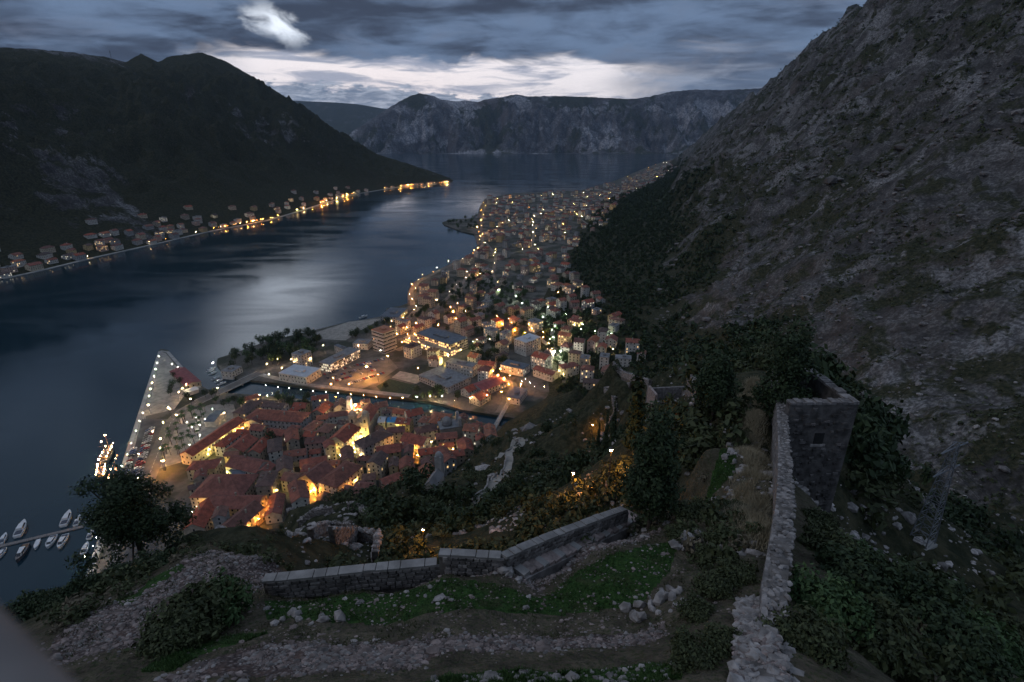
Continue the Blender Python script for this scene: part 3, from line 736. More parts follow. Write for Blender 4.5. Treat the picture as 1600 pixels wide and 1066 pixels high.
def house(name, label, cat, x, y, L, W, H, ang, rh=None, roof='gable', wall='w_cream', rmat='t_red', group=None, z=None, **kw):
    if rh is None: rh = W * 0.27
    if z is None:
        cs = [(math.cos(ang) * a * L / 2 - math.sin(ang) * b_ * W / 2 + x, math.sin(ang) * a * L / 2 + math.cos(ang) * b_ * W / 2 + y) for a in (-1, 1) for b_ in (-1, 1)]
        z = max(PL, float(np.mean([gz(*c) for c in cs])))
    t = thing(name, label, cat, (x, y, z), ang, group)
    house_parts(t, L, W, H, rh, roof, wall, rmat, **kw)
    PLACED.append((x, y, L, W, ang))
    return t
def overlap(x, y, L, W, ang, pad=0.0):
    """separating-axis test of the footprint against those already placed"""
    for (x2, y2, L2, W2, a2) in PLACED:
        dx, dy = x2 - x, y2 - y
        if dx * dx + dy * dy > ((L + W + L2 + W2) * .5) ** 2: continue
        sep = False
        for a in (ang, ang + math.pi / 2, a2, a2 + math.pi / 2):
            c, s = math.cos(a), math.sin(a); dist = abs(dx * c + dy * s)
            e = lambda l, w, g: abs(math.cos(g - a)) * l / 2 + abs(math.sin(g - a)) * w / 2
            if dist > e(L + pad, W + pad, ang) + e(L2, W2, a2): sep = True; break
        if not sep: return True
    return False
def hb(name, label, p1, p2, W, H, rh, roof, wall, rmat, zg=PL, **kw):
    """house from the two ends of its ridge, as seen in the photograph"""
    a = P(*p1, zg + H + rh); b_ = P(*p2, zg + H + rh)
    L = np.linalg.norm(b_ - a) + (W if roof == 'hip' else 0.0); c = (a + b_) / 2
    return house(name, label, kw.pop('cat', 'house'), c[0], c[1], L, W, H, math.atan2(b_[1] - a[1], b_[0] - a[0]), rh, roof, wall, rmat, z=zg, **kw)

# ---- old town, the buildings one can pick out
hb('barracks', 'very long narrow barracks with red roof along the palm square', (290, 706), (372, 651), 11, 8.5, 2.6, 'gable', 'w_cream', 't_red', litp=.04, cat='building', chimney=False)
hb('palace', 'broad palace with steep red hipped roof beside the big dark pine', (338, 742), (358, 742), 24, 9, 8, 'hip', 'w_stone', 't_red', cat='building')
hb('palace_wing', 'long red roofed wing with warm lit windows below the rubble bastion', (330, 775), (408, 776), 13, 9, 4, 'gable', 'w_ochre', 't_red', cat='building', litp=.1)
hb('palace_wing', 'red roofed wing with ochre wall slanting down to the orange lamp', (352, 820), (398, 782), 12, 9, 3.6, 'gable', 'w_ochre', 't_brown', cat='building', litp=.2)
hb('palace_wing', 'red roofed wing beside the lit alley under the big pine', (300, 818), (325, 778), 11, 9, 3.5, 'gable', 'w_stone', 't_red', cat='building')
hb('palace', 'hipped palace with bright warm walls behind the leafless slope trees', (522, 738), (540, 724), 15, 12, 4.5, 'hip', 'w_cream', 't_brown', cat='building')
hb('palace', 'ochre palace with lit windows next to the hot orange lamp', (478, 742), (508, 720), 13, 11, 4, 'gable', 'w_ochre', 't_red', cat='building', litp=.15)
hb('town_hall', 'long dark three storey hall with rows of windows and brown roof', (405, 640), (462, 644), 16, 11, 4, 'hip', 'w_grey', 't_brown', cat='building', litp=.04)
hb('palace', 'white ended palace joined to the dark three storey hall', (393, 655), (408, 642), 14, 9, 3.5, 'gable', 'w_white', 't_red', cat='building')
hb('palace', 'long red roofed palace leading up to the floodlit church', (524, 682), (548, 660), 14, 11, 4.2, 'gable', 'w_cream', 't_red', cat='building')
hb('palace', 'grey walled palace facing the floodlit church square', (572, 682), (594, 672), 13, 12, 4, 'hip', 'w_grey', 't_dark', cat='building')
hb('palace', 'palace with hot orange lit front wall and red roof', (632, 676), (666, 684), 12, 9.5, 3.4, 'gable', 'w_white', 't_red', cat='building', litp=.05)
hb('gatehouse', 'tall building at the end of the long barracks', (380, 635), (392, 626), 12, 11, 3, 'hip', 'w_stone', 't_dark', cat='building')
hb('palace', 'long palace with white window front and red roof by the blue roofed hall', (362, 712), (410, 722), 14, 8, 4, 'gable', 'w_white', 't_red', cat='building')
hb('palace', 'red roofed palace along the yellow lit square', (364, 698), (388, 678), 14, 8, 3.6, 'gable', 'w_stone', 't_red', cat='building')
hb('palace', 'narrow red roofed palace beside the courtyard tree', (395, 702), (416, 680), 9, 8, 3, 'gable', 'w_stone', 't_red', cat='building')
hb('house', 'house roofed with grey sheets beside the blue tarpaulin', (592, 653), (602, 653), 9, 9, 1.4, 'gable', 'w_grey', 'r_white')
hb('house', 'house under a bright blue tarpaulin roof', (606, 653), (618, 653), 8, 8.5, 1.4, 'gable', 'w_grey', 'tarp')
hb('hall', 'low hall with blue grey roof beside the palm square', (328, 648), (343, 648), 18, 5, 1.2, 'gable', 'w_white', 'r_slate', win=False, chimney=False, cat='hall')
hb('hall', 'low hall with slatted blue grey roof in the middle of the old town', (362, 738), (378, 732), 12, 6, 1.5, 'gable', 'w_grey', 'r_slate', win=False, chimney=False, cat='hall')
hb('cafe', 'low cafe pavilion with warm lights on the river bank', (385, 620), (396, 617), 8, 4, 1.5, 'hip', 'w_pink', 't_brown', lit='win_hot', litp=.8, cat='cafe', chimney=False)
hb('cafe', 'long low cafe roof on the south river bank', (404, 625), (436, 627), 8, 3.5, 1.4, 'gable', 'w_stone', 't_dark', lit='win_warm', litp=.5, cat='cafe', chimney=False)
# harbour pier
hb('customs_house', 'low maroon roofed customs house on the triangular pier', (276, 575), (301, 597), 13, 4, 1.6, 'gable', 'w_stone', 'r_maroon', chimney=False, cat='building')
hb('customs_shed', 'low pale roofed shed at the foot of the triangular pier', (288, 611), (307, 605), 8, 3.5, .8, 'gable', 'w_white', 'r_white', win=False, chimney=False, cat='shed')

# ---- twin towered church
def church():
    c = P(562, 690, PL); t = thing('church', 'floodlit pale stone church with two square bell towers', 'church', c, R(-4))
    mb = MB(); mb.box(-6.5, 6.5, 7, 30, -3, 13); mb.add([(-6.5, 7, 13), (6.5, 7, 13), (0, 7, 17.5), (-6.5, 30, 13), (6.5, 30, 13), (0, 30, 17.5)], [(0, 1, 2), (4, 3, 5)]); mb.build('nave', M['w_cream'], t)
    mb = MB(); mb.add([(-7, 6.6, 12.8), (0, 6.6, 17.8), (0, 30.4, 17.8), (-7, 30.4, 12.8), (7, 6.6, 12.8), (7, 30.4, 12.8)], [(1, 0, 3, 2), (4, 1, 2, 5)]); mb.build('roof', M['t_red'], t)
    mb = MB(); mb.box(-3, 3, 2.5, 7, -3, 14); mb.add([(-3, 2.45, 14), (3, 2.45, 14), (0, 2.45, 16.4), (-3, 7, 14), (3, 7, 14), (0, 7, 16.4)], [(0, 1, 2), (1, 4, 5, 2), (3, 0, 2, 5)]); f = mb.build('front', M['w_cream'], t)
    mb = MB()
    for i in range(10):
        a, b_ = 2 * math.pi * i / 10, 2 * math.pi * (i + 1) / 10; mb.add([(0, 2.38, 10.5), (1.5 * math.cos(a), 2.38, 10.5 + 1.5 * math.sin(a)), (1.5 * math.cos(b_), 2.38, 10.5 + 1.5 * math.sin(b_))], [(0, 1, 2)])
    mb.build('rose_window', M['glass_dark'], f)
    mb = MB(); mb.box(-2, 2, 0.4, 2.5, 5, 6); mb.box(-2, -1.5, .5, 1, -3, 5); mb.box(1.5, 2, .5, 1, -3, 5); mb.build('porch', M['w_cream'], t)
    for s in (-1, 1):
        x = s * 5
        mb = MB(); mb.box(x - 2.3, x + 2.3, 2, 6.6, -3, 21); mb.box(x - 2.6, x + 2.6, 1.7, 6.9, 12, 12.5); mb.box(x - 2.6, x + 2.6, 1.7, 6.9, 20.8, 21.3); w = mb.build('bell_tower', M['w_cream'], t)
        for z in (8, 15):
            mb = MB(); mb.box(x - .7, x + .7, 1.9, 1.98, z, z + 3); mb.build('window', M['glass_dark'], w)
        mb = MB(); mb.box(x - 2, x + 2, 2.3, 6.3, 21.3, 23); mb.add([(x - 2, 2.3, 23), (x + 2, 2.3, 23), (x + 2, 6.3, 23), (x - 2, 6.3, 23), (x, 4.3, 25.4)], [(0, 1, 4), (1, 2, 4), (2, 3, 4), (3, 0, 4)]); mb.build('cupola', M['w_cream'], w)
    PLACED.append((c[0], c[1] + 15, 34, 16, R(86)))
church()
def dome(mb, c, r, n=12, m=0):
    rings = [(r * math.cos(a), r * math.sin(a)) for a in np.linspace(0, math.pi / 2 * .97, 5)]
    vs = [(c[0] + rr * math.cos(2 * math.pi * i / n), c[1] + rr * math.sin(2 * math.pi * i / n), c[2] + h) for rr, h in rings for i in range(n)]
    mb.add(vs, [(k * n + i, k * n + (i + 1) % n, (k + 1) * n + (i + 1) % n, (k + 1) * n + i) for k in range(4) for i in range(n)] + [tuple(4 * n + i for i in range(n))], m)
def domed_church():
    c = P(703, 681, PL); t = thing('church', 'grey domed church with two slim bell towers at the town edge', 'church', c, R(18))
    mb = MB(); mb.box(-8, 8, -6, 6, -3, 10); mb.build('nave', M['w_stone'], t)
    mb = MB(); mb.box(-8.3, 8.3, -6.3, 6.3, 10, 10.6); mb.build('roof', M['r_grey'], t)
    mb = MB(); mb.tube((-2, 0, 10.6), (-2, 0, 13), 4, 4, 12); dome(mb, (-2, 0, 13), 4.1); mb.build('dome', M['r_grey'], t, True)
    for y in (-4.5, 4.5):
        mb = MB(); mb.box(6.2, 8.6, y - 1.2, y + 1.2, -3, 17); dome(mb, (7.4, y, 17), 1.3, 8); mb.build('bell_tower', M['w_grey'], t)
    PLACED.append((c[0], c[1], 18, 14, R(18)))
domed_church()
def slim_tower():
    c = P(548, 625, PL); t = thing('church_tower', 'slim pale church tower with small dome beside the river wall', 'tower', P(548, 650, PL))
    mb = MB(); mb.box(-2, 2, -2, 2, -2, 15); mb.build('shaft', M['w_grey'], t)
    mb = MB(); mb.tube((0, 0, 15), (0, 0, 16.5), 2, 2, 10); dome(mb, (0, 0, 16.5), 2.1, 10); mb.build('dome', M['r_grey'], t, True)
slim_tower()

# ---- modern town, the blocks one can pick out
def block(name, label, quad_px, H, wall, rmat, zg=PL, bands=None, **kw):
    """flat roofed block from three roof corners: left, near, right"""
    l, n, r = [P(x, y, zg + H)[:2] for x, y in quad_px]
    L = np.linalg.norm(r - n); ang = math.atan2(r[1] - n[1], r[0] - n[0]); ax = np.array([math.cos(ang), math.sin(ang)]); ay = np.array([-ax[1], ax[0]])
    W = max(5.0, abs((l - n) @ ay)); c = n + ax * L / 2 + ay * W / 2
    t = house(name, label, kw.pop('cat', 'building'), c[0], c[1], L, W, H, ang, 0, 'flat', wall, rmat, z=zg, chimney=False, over=.4, **kw)
    if bands:
        for f in range(bands):
            mb = MB(); z = (f + .34) * H / bands; mb.box(-L / 2 - .12, L / 2 + .12, -W / 2 - .12, W / 2 + .12, z + 1.4, z + 2.2); mb.build('floor_band', M['w_white'], t)
    return t
block('office_block', 'six storey office block with pale floor bands and rust roof', [(581, 515), (598, 521), (618, 514)], 24, 'w_grey', 'r_rust', bands=6, floors=6, pitchx=1.7, winw=1.5, litp=.03)
block('office_annex', 'low flat annex on the seaward side of the banded office block', [(559, 530), (574, 538), (582, 531)], 7, 'w_white', 'r_grey')
block('school', 'long flat school with brightly lit window rows facing the car park', [(507, 562), (516, 570), (562, 546)], 9, 'w_cream', 'r_grey', litp=.5, lit='win_white', pitchx=2.2, winw=1.7)
block('school_wing', 'grey flat wing behind the lit school', [(508, 533), (522, 540), (552, 552)], 8, 'w_grey', 'r_slate', litp=.15)
block('flats', 'grey five storey flats with tall lit stairwell among the park trees', [(454, 553), (470, 556), (486, 549)], 15, 'w_grey', 'r_grey', litp=.12, lit='win_hot')
block('sports_hall', 'big white roofed sports hall beside the river road', [(452, 574), (478, 590), (501, 576)], 8, 'w_white', 'r_white', litp=.02)
block('shopping_mall', 'wide shopping mall with grey roof and glowing shop fronts', [(658, 518), (704, 539), (731, 528)], 12, 'w_pink', 'r_slate', litp=.45, lit='win_hot', winw=2.3, pitchx=3)
block('shopping_arcade', 'low lit arcade wing in front of the shopping mall', [(640, 524), (700, 551), (712, 546)], 6, 'w_pink', 'r_grey', litp=.6, lit='win_hot', winw=2.3)
block('flats', 'white four storey flats in front of the shopping mall', [(634, 540), (642, 545), (658, 538)], 12, 'w_white', 't_dark', litp=.03)
block('flats', 'long grey flats with white balcony grid by the narrow canal road', [(702, 562), (738, 574), (746, 568)], 11, 'w_white', 'r_grey', litp=.08)
block('flats', 'bulky white flats above the orange lit road', [(806, 529), (822, 536), (845, 527)], 12, 'w_white', 'r_white', zg=6)
block('factory', 'long low grey factory shed with lit ground floor', [(784, 568), (817, 578), (828, 570)], 6, 'w_white', 'r_slate', zg=4, litp=.6, lit='win_white')
block('warehouse', 'derelict grey warehouse with flat patched roof north of the river', [(645, 590), (700, 606), (735, 590)], 6, 'w_grey', 'r_grey', litp=.0)
block('workshop', 'blue grey roofed workshop at the end of the foot bridge', [(800, 610), (812, 624), (824, 608)], 6, 'w_white', 'r_slate')
block('harbour_club', 'white flat roofed harbour club by the boats', [(352, 576), (362, 582), (378, 573)], 6, 'w_white', 'r_grey')
block('ferry_terminal', 'flat grey terrace building standing over the bay edge', [(604, 486), (622, 496), (637, 482)], 6, 'w_grey', 'r_slate', litp=.2)
hb('sports_shed', 'large maroon roofed hall north of the river', (745, 602), (782, 588), 17, 6, 2.5, 'gable', 'w_grey', 'r_maroon', cat='hall', chimney=False, litp=.15)
hb('house', 'pale gabled house on the river bank beside the maroon hall', (741, 618), (758, 608), 12, 6, 3.2, 'gable', 'w_cream', 't_red')
hb('house', 'white house with lamps just behind the gabled river house', (726, 606), (738, 600), 10, 6, 3, 'gable', 'w_white', 't_red')
hb('school', 'white school with red roof and glowing window rows', (836, 549), (858, 555), 13, 12, 2.6, 'gable', 'w_white', 't_red', zg=5, cat='building', litp=.6, lit='win_white')
hb('school_wing', 'long low red roofed wing in front of the white school', (838, 571), (868, 581), 10, 6, 2, 'gable', 'w_white', 't_red', zg=4, cat='building')
hb('villa', 'white and orange walled villa above the orange lit wall', (884, 568), (894, 566), 10, 9, 2.4, 'hip', 'w_white', 't_red', zg=8)

# ---- the rest of the roofs, scattered on free ground
WALLS = dict(w_stone='stone', w_cream='cream', w_white='white', w_pink='pinkish', w_ochre='ochre', w_grey='grey')
ROOFN = dict(t_red='red', t_brown='brown', t_orange='orange', t_dark='dark')
def roads_clear(x, y, d):
    for pts in RD.values():
        for a, b_ in zip(pts[:-1], pts[1:]):
            ab = b_ - a; t = np.clip(((x - a[0]) * ab[0] + (y - a[1]) * ab[1]) / (ab @ ab + 1e-9), 0, 1)
            if math.hypot(x - a[0] - ab[0] * t, y - a[1] - ab[1] * t) < d: return False
    return True
def random_house(x, y, L, W, H, ang, place, group, cat, rs, litp, z=None, far=False, name='townhouse'):
    roof = rs.choices(['gable', 'hip', 'flat'], [5, 4, 0.0 if 'old town' in place else 1.2])[0]
    wall = rs.choices(list(WALLS), [4, 3, 2, 1, 1, 1.5] if 'old town' in place else [1, 3, 5, 1, 1, 2])[0]
    rm = rs.choices(['t_red', 't_brown', 't_orange', 't_dark'], [5, 3, 3, 2])[0] if roof != 'flat' else 'r_grey'
    lp = rs.choice([0, 0, litp, litp * 2.5])
    a = L * W; size = 'small' if a < 90 else ('large' if a > 170 else 'mid sized')
    rn = f"{ROOFN[rm]} {'hipped' if roof == 'hip' else 'gabled'} roof" if roof != 'flat' else 'flat grey roof'
    lab = f"{size} {WALLS[wall]} walled {H // 3:.0f} storey house with {rn} {place}"
    return house(name, lab, cat, x, y, L, W, H, ang, None, roof, wall, rm, group, z=z, litp=lp, chimney=rs.random() < (.25 if far else .6), lit=rs.choice(['win_warm', 'win_white', 'win_hot']), rs=rs, dormers='old town' in place and rs.random() < .55)
OLD = poly_px([(318, 838), (300, 790), (322, 735), (385, 655), (440, 648), (500, 640), (560, 640), (650, 652), (720, 665), (765, 688), (768, 705), (722, 722), (700, 748), (660, 775), (610, 790), (540, 790), (480, 795), (440, 815), (380, 845)], PL)
FREE = [poly_px([(322, 735), (318, 715), (372, 668), (380, 672), (345, 715), (360, 735), (350, 742)], PL), poly_px([(550, 708), (560, 690), (575, 690), (572, 712), (556, 720)], PL),
        poly_px([(625, 694), (650, 700), (648, 708), (625, 702)], PL)]
rs = random.Random(11)
bx = [p[0] for p in OLD]; by = [p[1] for p in OLD]
cnt = 0
for trial in range(9000):
    if cnt >= 190: break
    x, y = rs.uniform(min(bx), max(bx)), rs.uniform(min(by), max(by))
    if not inpoly(np.array([x]), np.array([y]), OLD)[0]: continue
    if any(inpoly(np.array([x]), np.array([y]), f)[0] for f in FREE): continue
    if gz(x, y) > 22: continue
    big = 1.0 if trial < 2500 else 0.72
    L, W = rs.uniform(10, 20) * big, rs.uniform(8, 11) * big
    ang = R(rs.choice([12, 12, 102, 102, 30, 118, -12, 75]) + rs.uniform(-7, 7))
    if overlap(x, y, L, W, ang, -0.4 if trial > 3500 else 1.0): continue
    random_house(x, y, L, W, rs.choice([6, 9, 9, 9, 12]), ang, 'in the old town', 'houses packed in the walled old town', 'old house', rs, .05)
    cnt += 1
DOB = [hit(x, y)[:2] for x, y in [(640, 476), (645, 450), (700, 421), (752, 394), (760, 378), (752, 345), (765, 312), (850, 304), (905, 301), (965, 286), (1012, 266), (1045, 256), (1062, 262), (1010, 292), (965, 318), (950, 352), (905, 385), (880, 415), (905, 445), (945, 465), (965, 500), (985, 530), (1010, 560), (960, 575), (900, 600), (855, 606), (790, 600), (745, 592), (640, 560), (620, 520), (655, 485)]]
bx = [p[0] for p in DOB]; by = [p[1] for p in DOB]
cand = []
for trial in range(30000):
    if len(cand) >= 640: break
    yy = math.exp(rs.uniform(math.log(min(by)), math.log(max(by)))); x = rs.uniform(min(bx), max(bx))
    if not inpoly(np.array([x]), np.array([yy]), DOB)[0] or not roads_clear(x, yy, 8): continue
    L, W = rs.uniform(9, 17), rs.uniform(7.5, 11.5)
    if yy > 1500: L *= 1.25; W *= 1.2
    ang = R(rs.choice([0, 0, 90]) + 62 + 70 * float(perlin(np.array([x / 260.]), np.array([yy / 260.]))[0]) + rs.uniform(-6, 6))
    if overlap(x, yy, L, W, ang, 2.2): continue
    PLACED.append((x, yy, L, W, ang)); cand.append((x, yy, L, W, ang))
cand.sort(key=lambda c: math.hypot(c[0], c[1]))
stuffw, stuffr, stuffl = MB(), MB(), MB()
for i, (x, y, L, W, ang) in enumerate(cand):
    H = rs.choice([6, 6, 9, 9, 12]) if i % 9 else 15
    if i < 290:
        random_house(x, y, L, W, H, ang, 'beyond the river', 'houses of the suburb beyond the river', 'suburban house', rs, .15, far=i > 150, name='suburban_house'); PLACED.pop()
    else:
        z = gz(x, y); T = Matrix.Translation((x, y, z)) @ Matrix.Rotation(ang, 4, 'Z')
        stuffw.box(-L / 2, L / 2, -W / 2, W / 2, -5, H, rs.choice([0, 1, 1, 2]), T)
        k = max(.3, L / 2 - W / 2); X, Y = L / 2 + .4, W / 2 + .4; rh = W * .28
        stuffr.add([T @ Vector(p) for p in [(-X, -Y, H), (X, -Y, H), (X, Y, H), (-X, Y, H), (-k, 0, H + rh), (k, 0, H + rh)]], [(0, 1, 5, 4), (1, 2, 5), (2, 3, 4, 5), (3, 0, 4)], rs.choice([0, 0, 1, 2]))
        for f in range(int(H // 3)):
            for c in range(int(L / 3)):
                if rs.random() < .3:
                    a = -L / 2 + 1.2 + c * 3; zz = f * 3 + 1
                    (stuffl if rs.random() < .3 else stuffw).add([T @ Vector(p) for p in [(a, -W / 2 - .06, zz), (a + 1.2, -W / 2 - .06, zz), (a + 1.2, -W / 2 - .06, zz + 1.4), (a, -W / 2 - .06, zz + 1.4)]], [(0, 1, 2, 3)], 3)
far = thing('distant_suburb', 'mass of small far houses strung along the bay toward the mountains', 'houses')
far['kind'] = 'stuff'
for nm, mbb, mats in (('walls', stuffw, [M['w_cream'], M['w_white'], M['w_grey'], M['glass_dark']]), ('roofs', stuffr, [M['t_red'], M['t_brown'], M['t_dark']])):
    tag(mbb.build(nm, mats, far), kind='stuff')
stuffl.mi = [0] * len(stuffl.mi); tag(stuffl.build('lit_window_panes', M['win_hot'], far), kind='stuff')

# ---- houses on the far left shore
nr_, nc_ = LX.shape
def left_pt(px_x, s):
    """point on the left mountain: column whose shore lies at photo column px_x, s up the slope"""
    best = np.argmin(np.abs(np.array([proj((LX[0, j], LY[0, j], 0))[0] if LY[0, j] > 500 else -9999 for j in range(nc_)]) - px_x))
    i = np.clip(s * 149, 0, 148); i0 = int(i); f = i - i0
    p = np.array([A[i0, best] * (1 - f) + A[i0 + 1, best] * f for A in (LX, LY, LZ)])
    d = np.array([LX[0, min(best + 2, nc_ - 1)] - LX[0, best - 2], LY[0, min(best + 2, nc_ - 1)] - LY[0, best - 2]])
    return p, math.atan2(d[1], d[0])
cntl = 0
for trial in range(600):
    if cntl >= 95: break
    pxx = rs.choice([rs.uniform(2, 440), rs.uniform(2, 440), rs.uniform(440, 700)]); s = abs(rs.gauss(0.012, 0.035)) + 0.006
    if s > 0.13 or (pxx > 560 and s > .03): continue
    p, a = left_pt(pxx, s); L, W = rs.uniform(12, 22), rs.uniform(9, 13)
    if p[2] < 1 or overlap(p[0], p[1], L, W, a, 3): continue
    random_house(p[0], p[1], L, W, rs.choice([6, 9, 9]), a + R(rs.uniform(-10, 10)), 'on the far shore', 'houses on the far shore', 'shore house', rs, .16, z=p[2], far=True, name='shore_house')
    cntl += 1
pts = [left_pt(x, 0.004)[0] for x in range(2, 700, 20)]
mb = MB()
for a, b_ in zip(pts[:-1], pts[1:]):
    mb.quad((a[0] + 6, a[1], 1.2), (b_[0] + 6, b_[1], 1.2), (b_[0] - 6, b_[1], 1.3), (a[0] - 6, a[1], 1.3)); mb.quad((a[0] + 6, a[1], -2), (b_[0] + 6, b_[1], -2), (b_[0] + 6, b_[1], 1.2), (a[0] + 6, a[1], 1.2))
tag(mb.build('road', M['concrete']), kind='structure')

# ================================================================== LAMPS
def lamp_meshes():
    out = {}
    def bulb(r, n=6):
        mb = MB(); ring = [(r * math.cos(2 * math.pi * i / n), r * math.sin(2 * math.pi * i / n), 0) for i in range(n)]
        mb.add(ring + [(0, 0, r * .7), (0, 0, -r * .7)], [(i, (i + 1) % n, n) for i in range(n)] + [((i + 1) % n, i, n + 1) for i in range(n)]); return mb
    for c in LAMPC:
        out[c, 0] = bulb(.22).mesh('bulb', M['lamp_' + c]); out[c, 1] = [bulb(.42).mesh('bulb', M['lampf%d_' % i_ + c]) for i_ in range(3)]
        out[c, 2] = bulb(.34).mesh('bulb', M['lampb_' + c])
        out[c, 3] = bulb(.15).mesh('bulb', M['lamp_' + c]); out[c, 4] = bulb(.5).mesh('bulb', M['lampm_' + c])
    for h in (4, 6, 8, 12):
        mb = MB(); mb.tube((0, 0, 0), (0, 0, h + .3), .11, .06, 6); mb.box(-.22, .22, -.22, .22, 0, .3); out['pole', h] = mb.mesh('pole', M['metal_dark'])
        mb = MB(); mb.tube((0, 0, h + .24), (0, 0, h + .42), .30, .10, 8); out['cap', h] = mb.mesh('cap', M['metal_dark'])
    return out
LM = lamp_meshes()
CN = dict(orange='orange', warm='warm white', white='white', green='greenish white', yellow='yellow', red='reddish orange')
def free_spot(p):
    if not overlap(p[0], p[1], .9, .9, 0): return p
    for r in np.arange(1, 16, 1.0):
        for a in np.arange(0, 6.28, .52):
            x, y = p[0] + r * math.cos(a - 1.57), p[1] + r * math.sin(a - 1.57)
            if not overlap(x, y, .9, .9, 0) and abs(gz(x, y) - p[2]) < 4: return (x, y, gz(x, y))
    return p
def lamp_at(p, col, h, size, place, group, name='street_lamp'):
    p = free_spot(p)
    hw = {4: 'low', 6: 'mid height', 8: 'tall', 12: 'very tall'}[h]
    t = thing(name, f'{hw} street lamp glowing {CN[col]} {place}', 'street lamp', (p[0], p[1], p[2]), 0, group)
    link('pole', LM['pole', h], t); lm_ = LM[col, size]; bl = link('lamp_head', rs.choice([lm_[0], lm_[1], lm_[2]]) if size == 1 else lm_, t); bl.location = (0, 0, h); link('cap', LM['cap', h], t)
    return t
def lamps(lst, col, h, place, group, size=0, tmin=170.0, name='street_lamp', mast=None):
    for q in lst:
        c = q[2] if len(q) > 2 else col; s = mast or (q[3] if len(q) > 3 else size)
        p = hit(q[0], q[1], h, tmin)
        if p is None: continue
        lamp_at((p[0], p[1], p[2] - h), c, h, s, place, group, name)
lamps([(248, 557), (246, 567), (243, 577, 'green'), (241, 588), (238, 598, 'warm'), (235, 608, 'green'), (233, 619), (231, 633, 'warm'), (223, 645), (218, 658), (212, 673, 'green'), (205, 693), (199, 710, 'green'), (190, 728, 'green'), (183, 748, 'yellow'), (269, 569), (277, 577), (150, 840), (145, 853), (139, 870)], 'white', 6, 'on the harbour quay', 'lamps along the harbour quay', name='quay_lamp')
lamps([(285, 607, 'warm'), (279, 613, 'warm'), (232, 633), (262, 637), (333, 567, 'white', 2), (340, 606, 'warm'), (255, 720, 'orange', 2), (291, 603, 'warm'), (332, 640, 'green'), (350, 645, 'warm'), (255, 660, 'yellow'), (250, 700, 'yellow')], 'warm', 8, 'by the harbour road', 'lamps by the harbour road')
lamps([(x, y, 'white') for x, y in [(292, 660), (300, 668), (306, 652), (312, 664), (300, 680), (296, 695), (312, 680), (320, 655), (286, 712)]], 'white', 4, 'under the palms of the square', 'lamps under the palms', 0)
lamps([(415, 602, 'white'), (434, 605, 'green'), (452, 607, 'green'), (470, 609, 'green'), (489, 611, 'white'), (509, 613, 'green'), (528, 614, 'white'), (548, 616), (568, 618), (588, 620), (609, 622), (629, 622), (651, 620, 'white', 2), (672, 619, 'warm', 2), (691, 619, 'white', 2), (710, 626)], 'orange', 6, 'on the north river bank', 'lamps on the north river bank')
lamps([(402, 617), (418, 618), (432, 620), (447, 621), (380, 640), (396, 638), (410, 640)], 'warm', 4, 'on the south river bank', 'lamps on the south river bank')
lamps([(368, 672), (353, 685), (340, 697), (325, 710), (315, 726), (341, 724), (355, 738), (316, 735), (298, 730, 'white'), (322, 700)], 'yellow', 6, 'on the yellow lit old town square', 'lamps on the old town square')
lamps([(379, 669, 'orange'), (290, 817, 'white'), (300, 800), (308, 792), (318, 784, 'orange'), (403, 798, 'orange', 2), (396, 806, 'orange'), (340, 798), (384, 822), (378, 830, 'white'), (492, 762, 'orange', 2), (486, 768, 'orange'), (505, 757), (553, 700, 'yellow'), (547, 690), (567, 688, 'orange'), (560, 676, 'yellow', 2), (555, 706), (571, 697), (563, 712),
       (638, 697, 'orange', 2), (628, 690), (646, 702, 'orange'), (655, 712, 'orange'), (563, 768, 'orange'), (555, 750, 'yellow'), (704, 712, 'yellow'), (708, 702, 'yellow'), (533, 748), (630, 665, 'yellow'), (600, 672, 'yellow'), (617, 670, 'yellow'), (432, 766, 'yellow'), (478, 735, 'yellow'), (440, 640), (420, 652), (445, 712, 'yellow'), (540, 712, 'yellow'), (520, 702, 'yellow'), (590, 700, 'warm'), (675, 690, 'warm'), (690, 700, 'yellow'), (565, 640, 'yellow'), (583, 645, 'green')], 'warm', 6, 'in the old town lanes', 'lamps in the old town lanes')
lamps([(573, 573, 'orange', 2), (555, 633, 'warm', 2), (866, 550, 'white', 2), (700, 555, 'yellow', 2)], 'warm', 12, 'on a high mast', 'high mast lamps', mast=4)
lamps([(653, 575), (517, 600), (595, 548, 'white'), (606, 556), (740, 535, 'green'), (765, 530, 'white'), (665, 541, 'white'), (680, 547), (655, 535), (720, 547, 'yellow'), (620, 522), (635, 512), (645, 522), (630, 502, 'warm'), (650, 505), (640, 528), (660, 520), (708, 487, 'orange', 2), (712, 498), (716, 508), (704, 480),
       (785, 506, 'orange', 2), (800, 514), (820, 519), (840, 525), (858, 537), (862, 545), (775, 586, 'orange', 2), (783, 591, 'orange', 2), (795, 600), (770, 580), (815, 596, 'white'), (821, 592, 'white'), (828, 598, 'white'), (812, 603, 'red'), (835, 604, 'red'), (850, 604, 'red'), (880, 585, 'yellow'), (876, 578, 'yellow'), (735, 540, 'green'), (745, 530, 'green'), (560, 540, 'warm'), (485, 560, 'warm'), (440, 575, 'warm'), (420, 585, 'white'), (460, 565, 'warm'), (520, 590), (545, 600), (590, 585), (735, 622, 'warm'), (738, 620, 'red'), (752, 615, 'warm'), (505, 540, 'warm'), (540, 552, 'warm')], 'orange', 8, 'in the streets north of the river', 'street lamps north of the river')
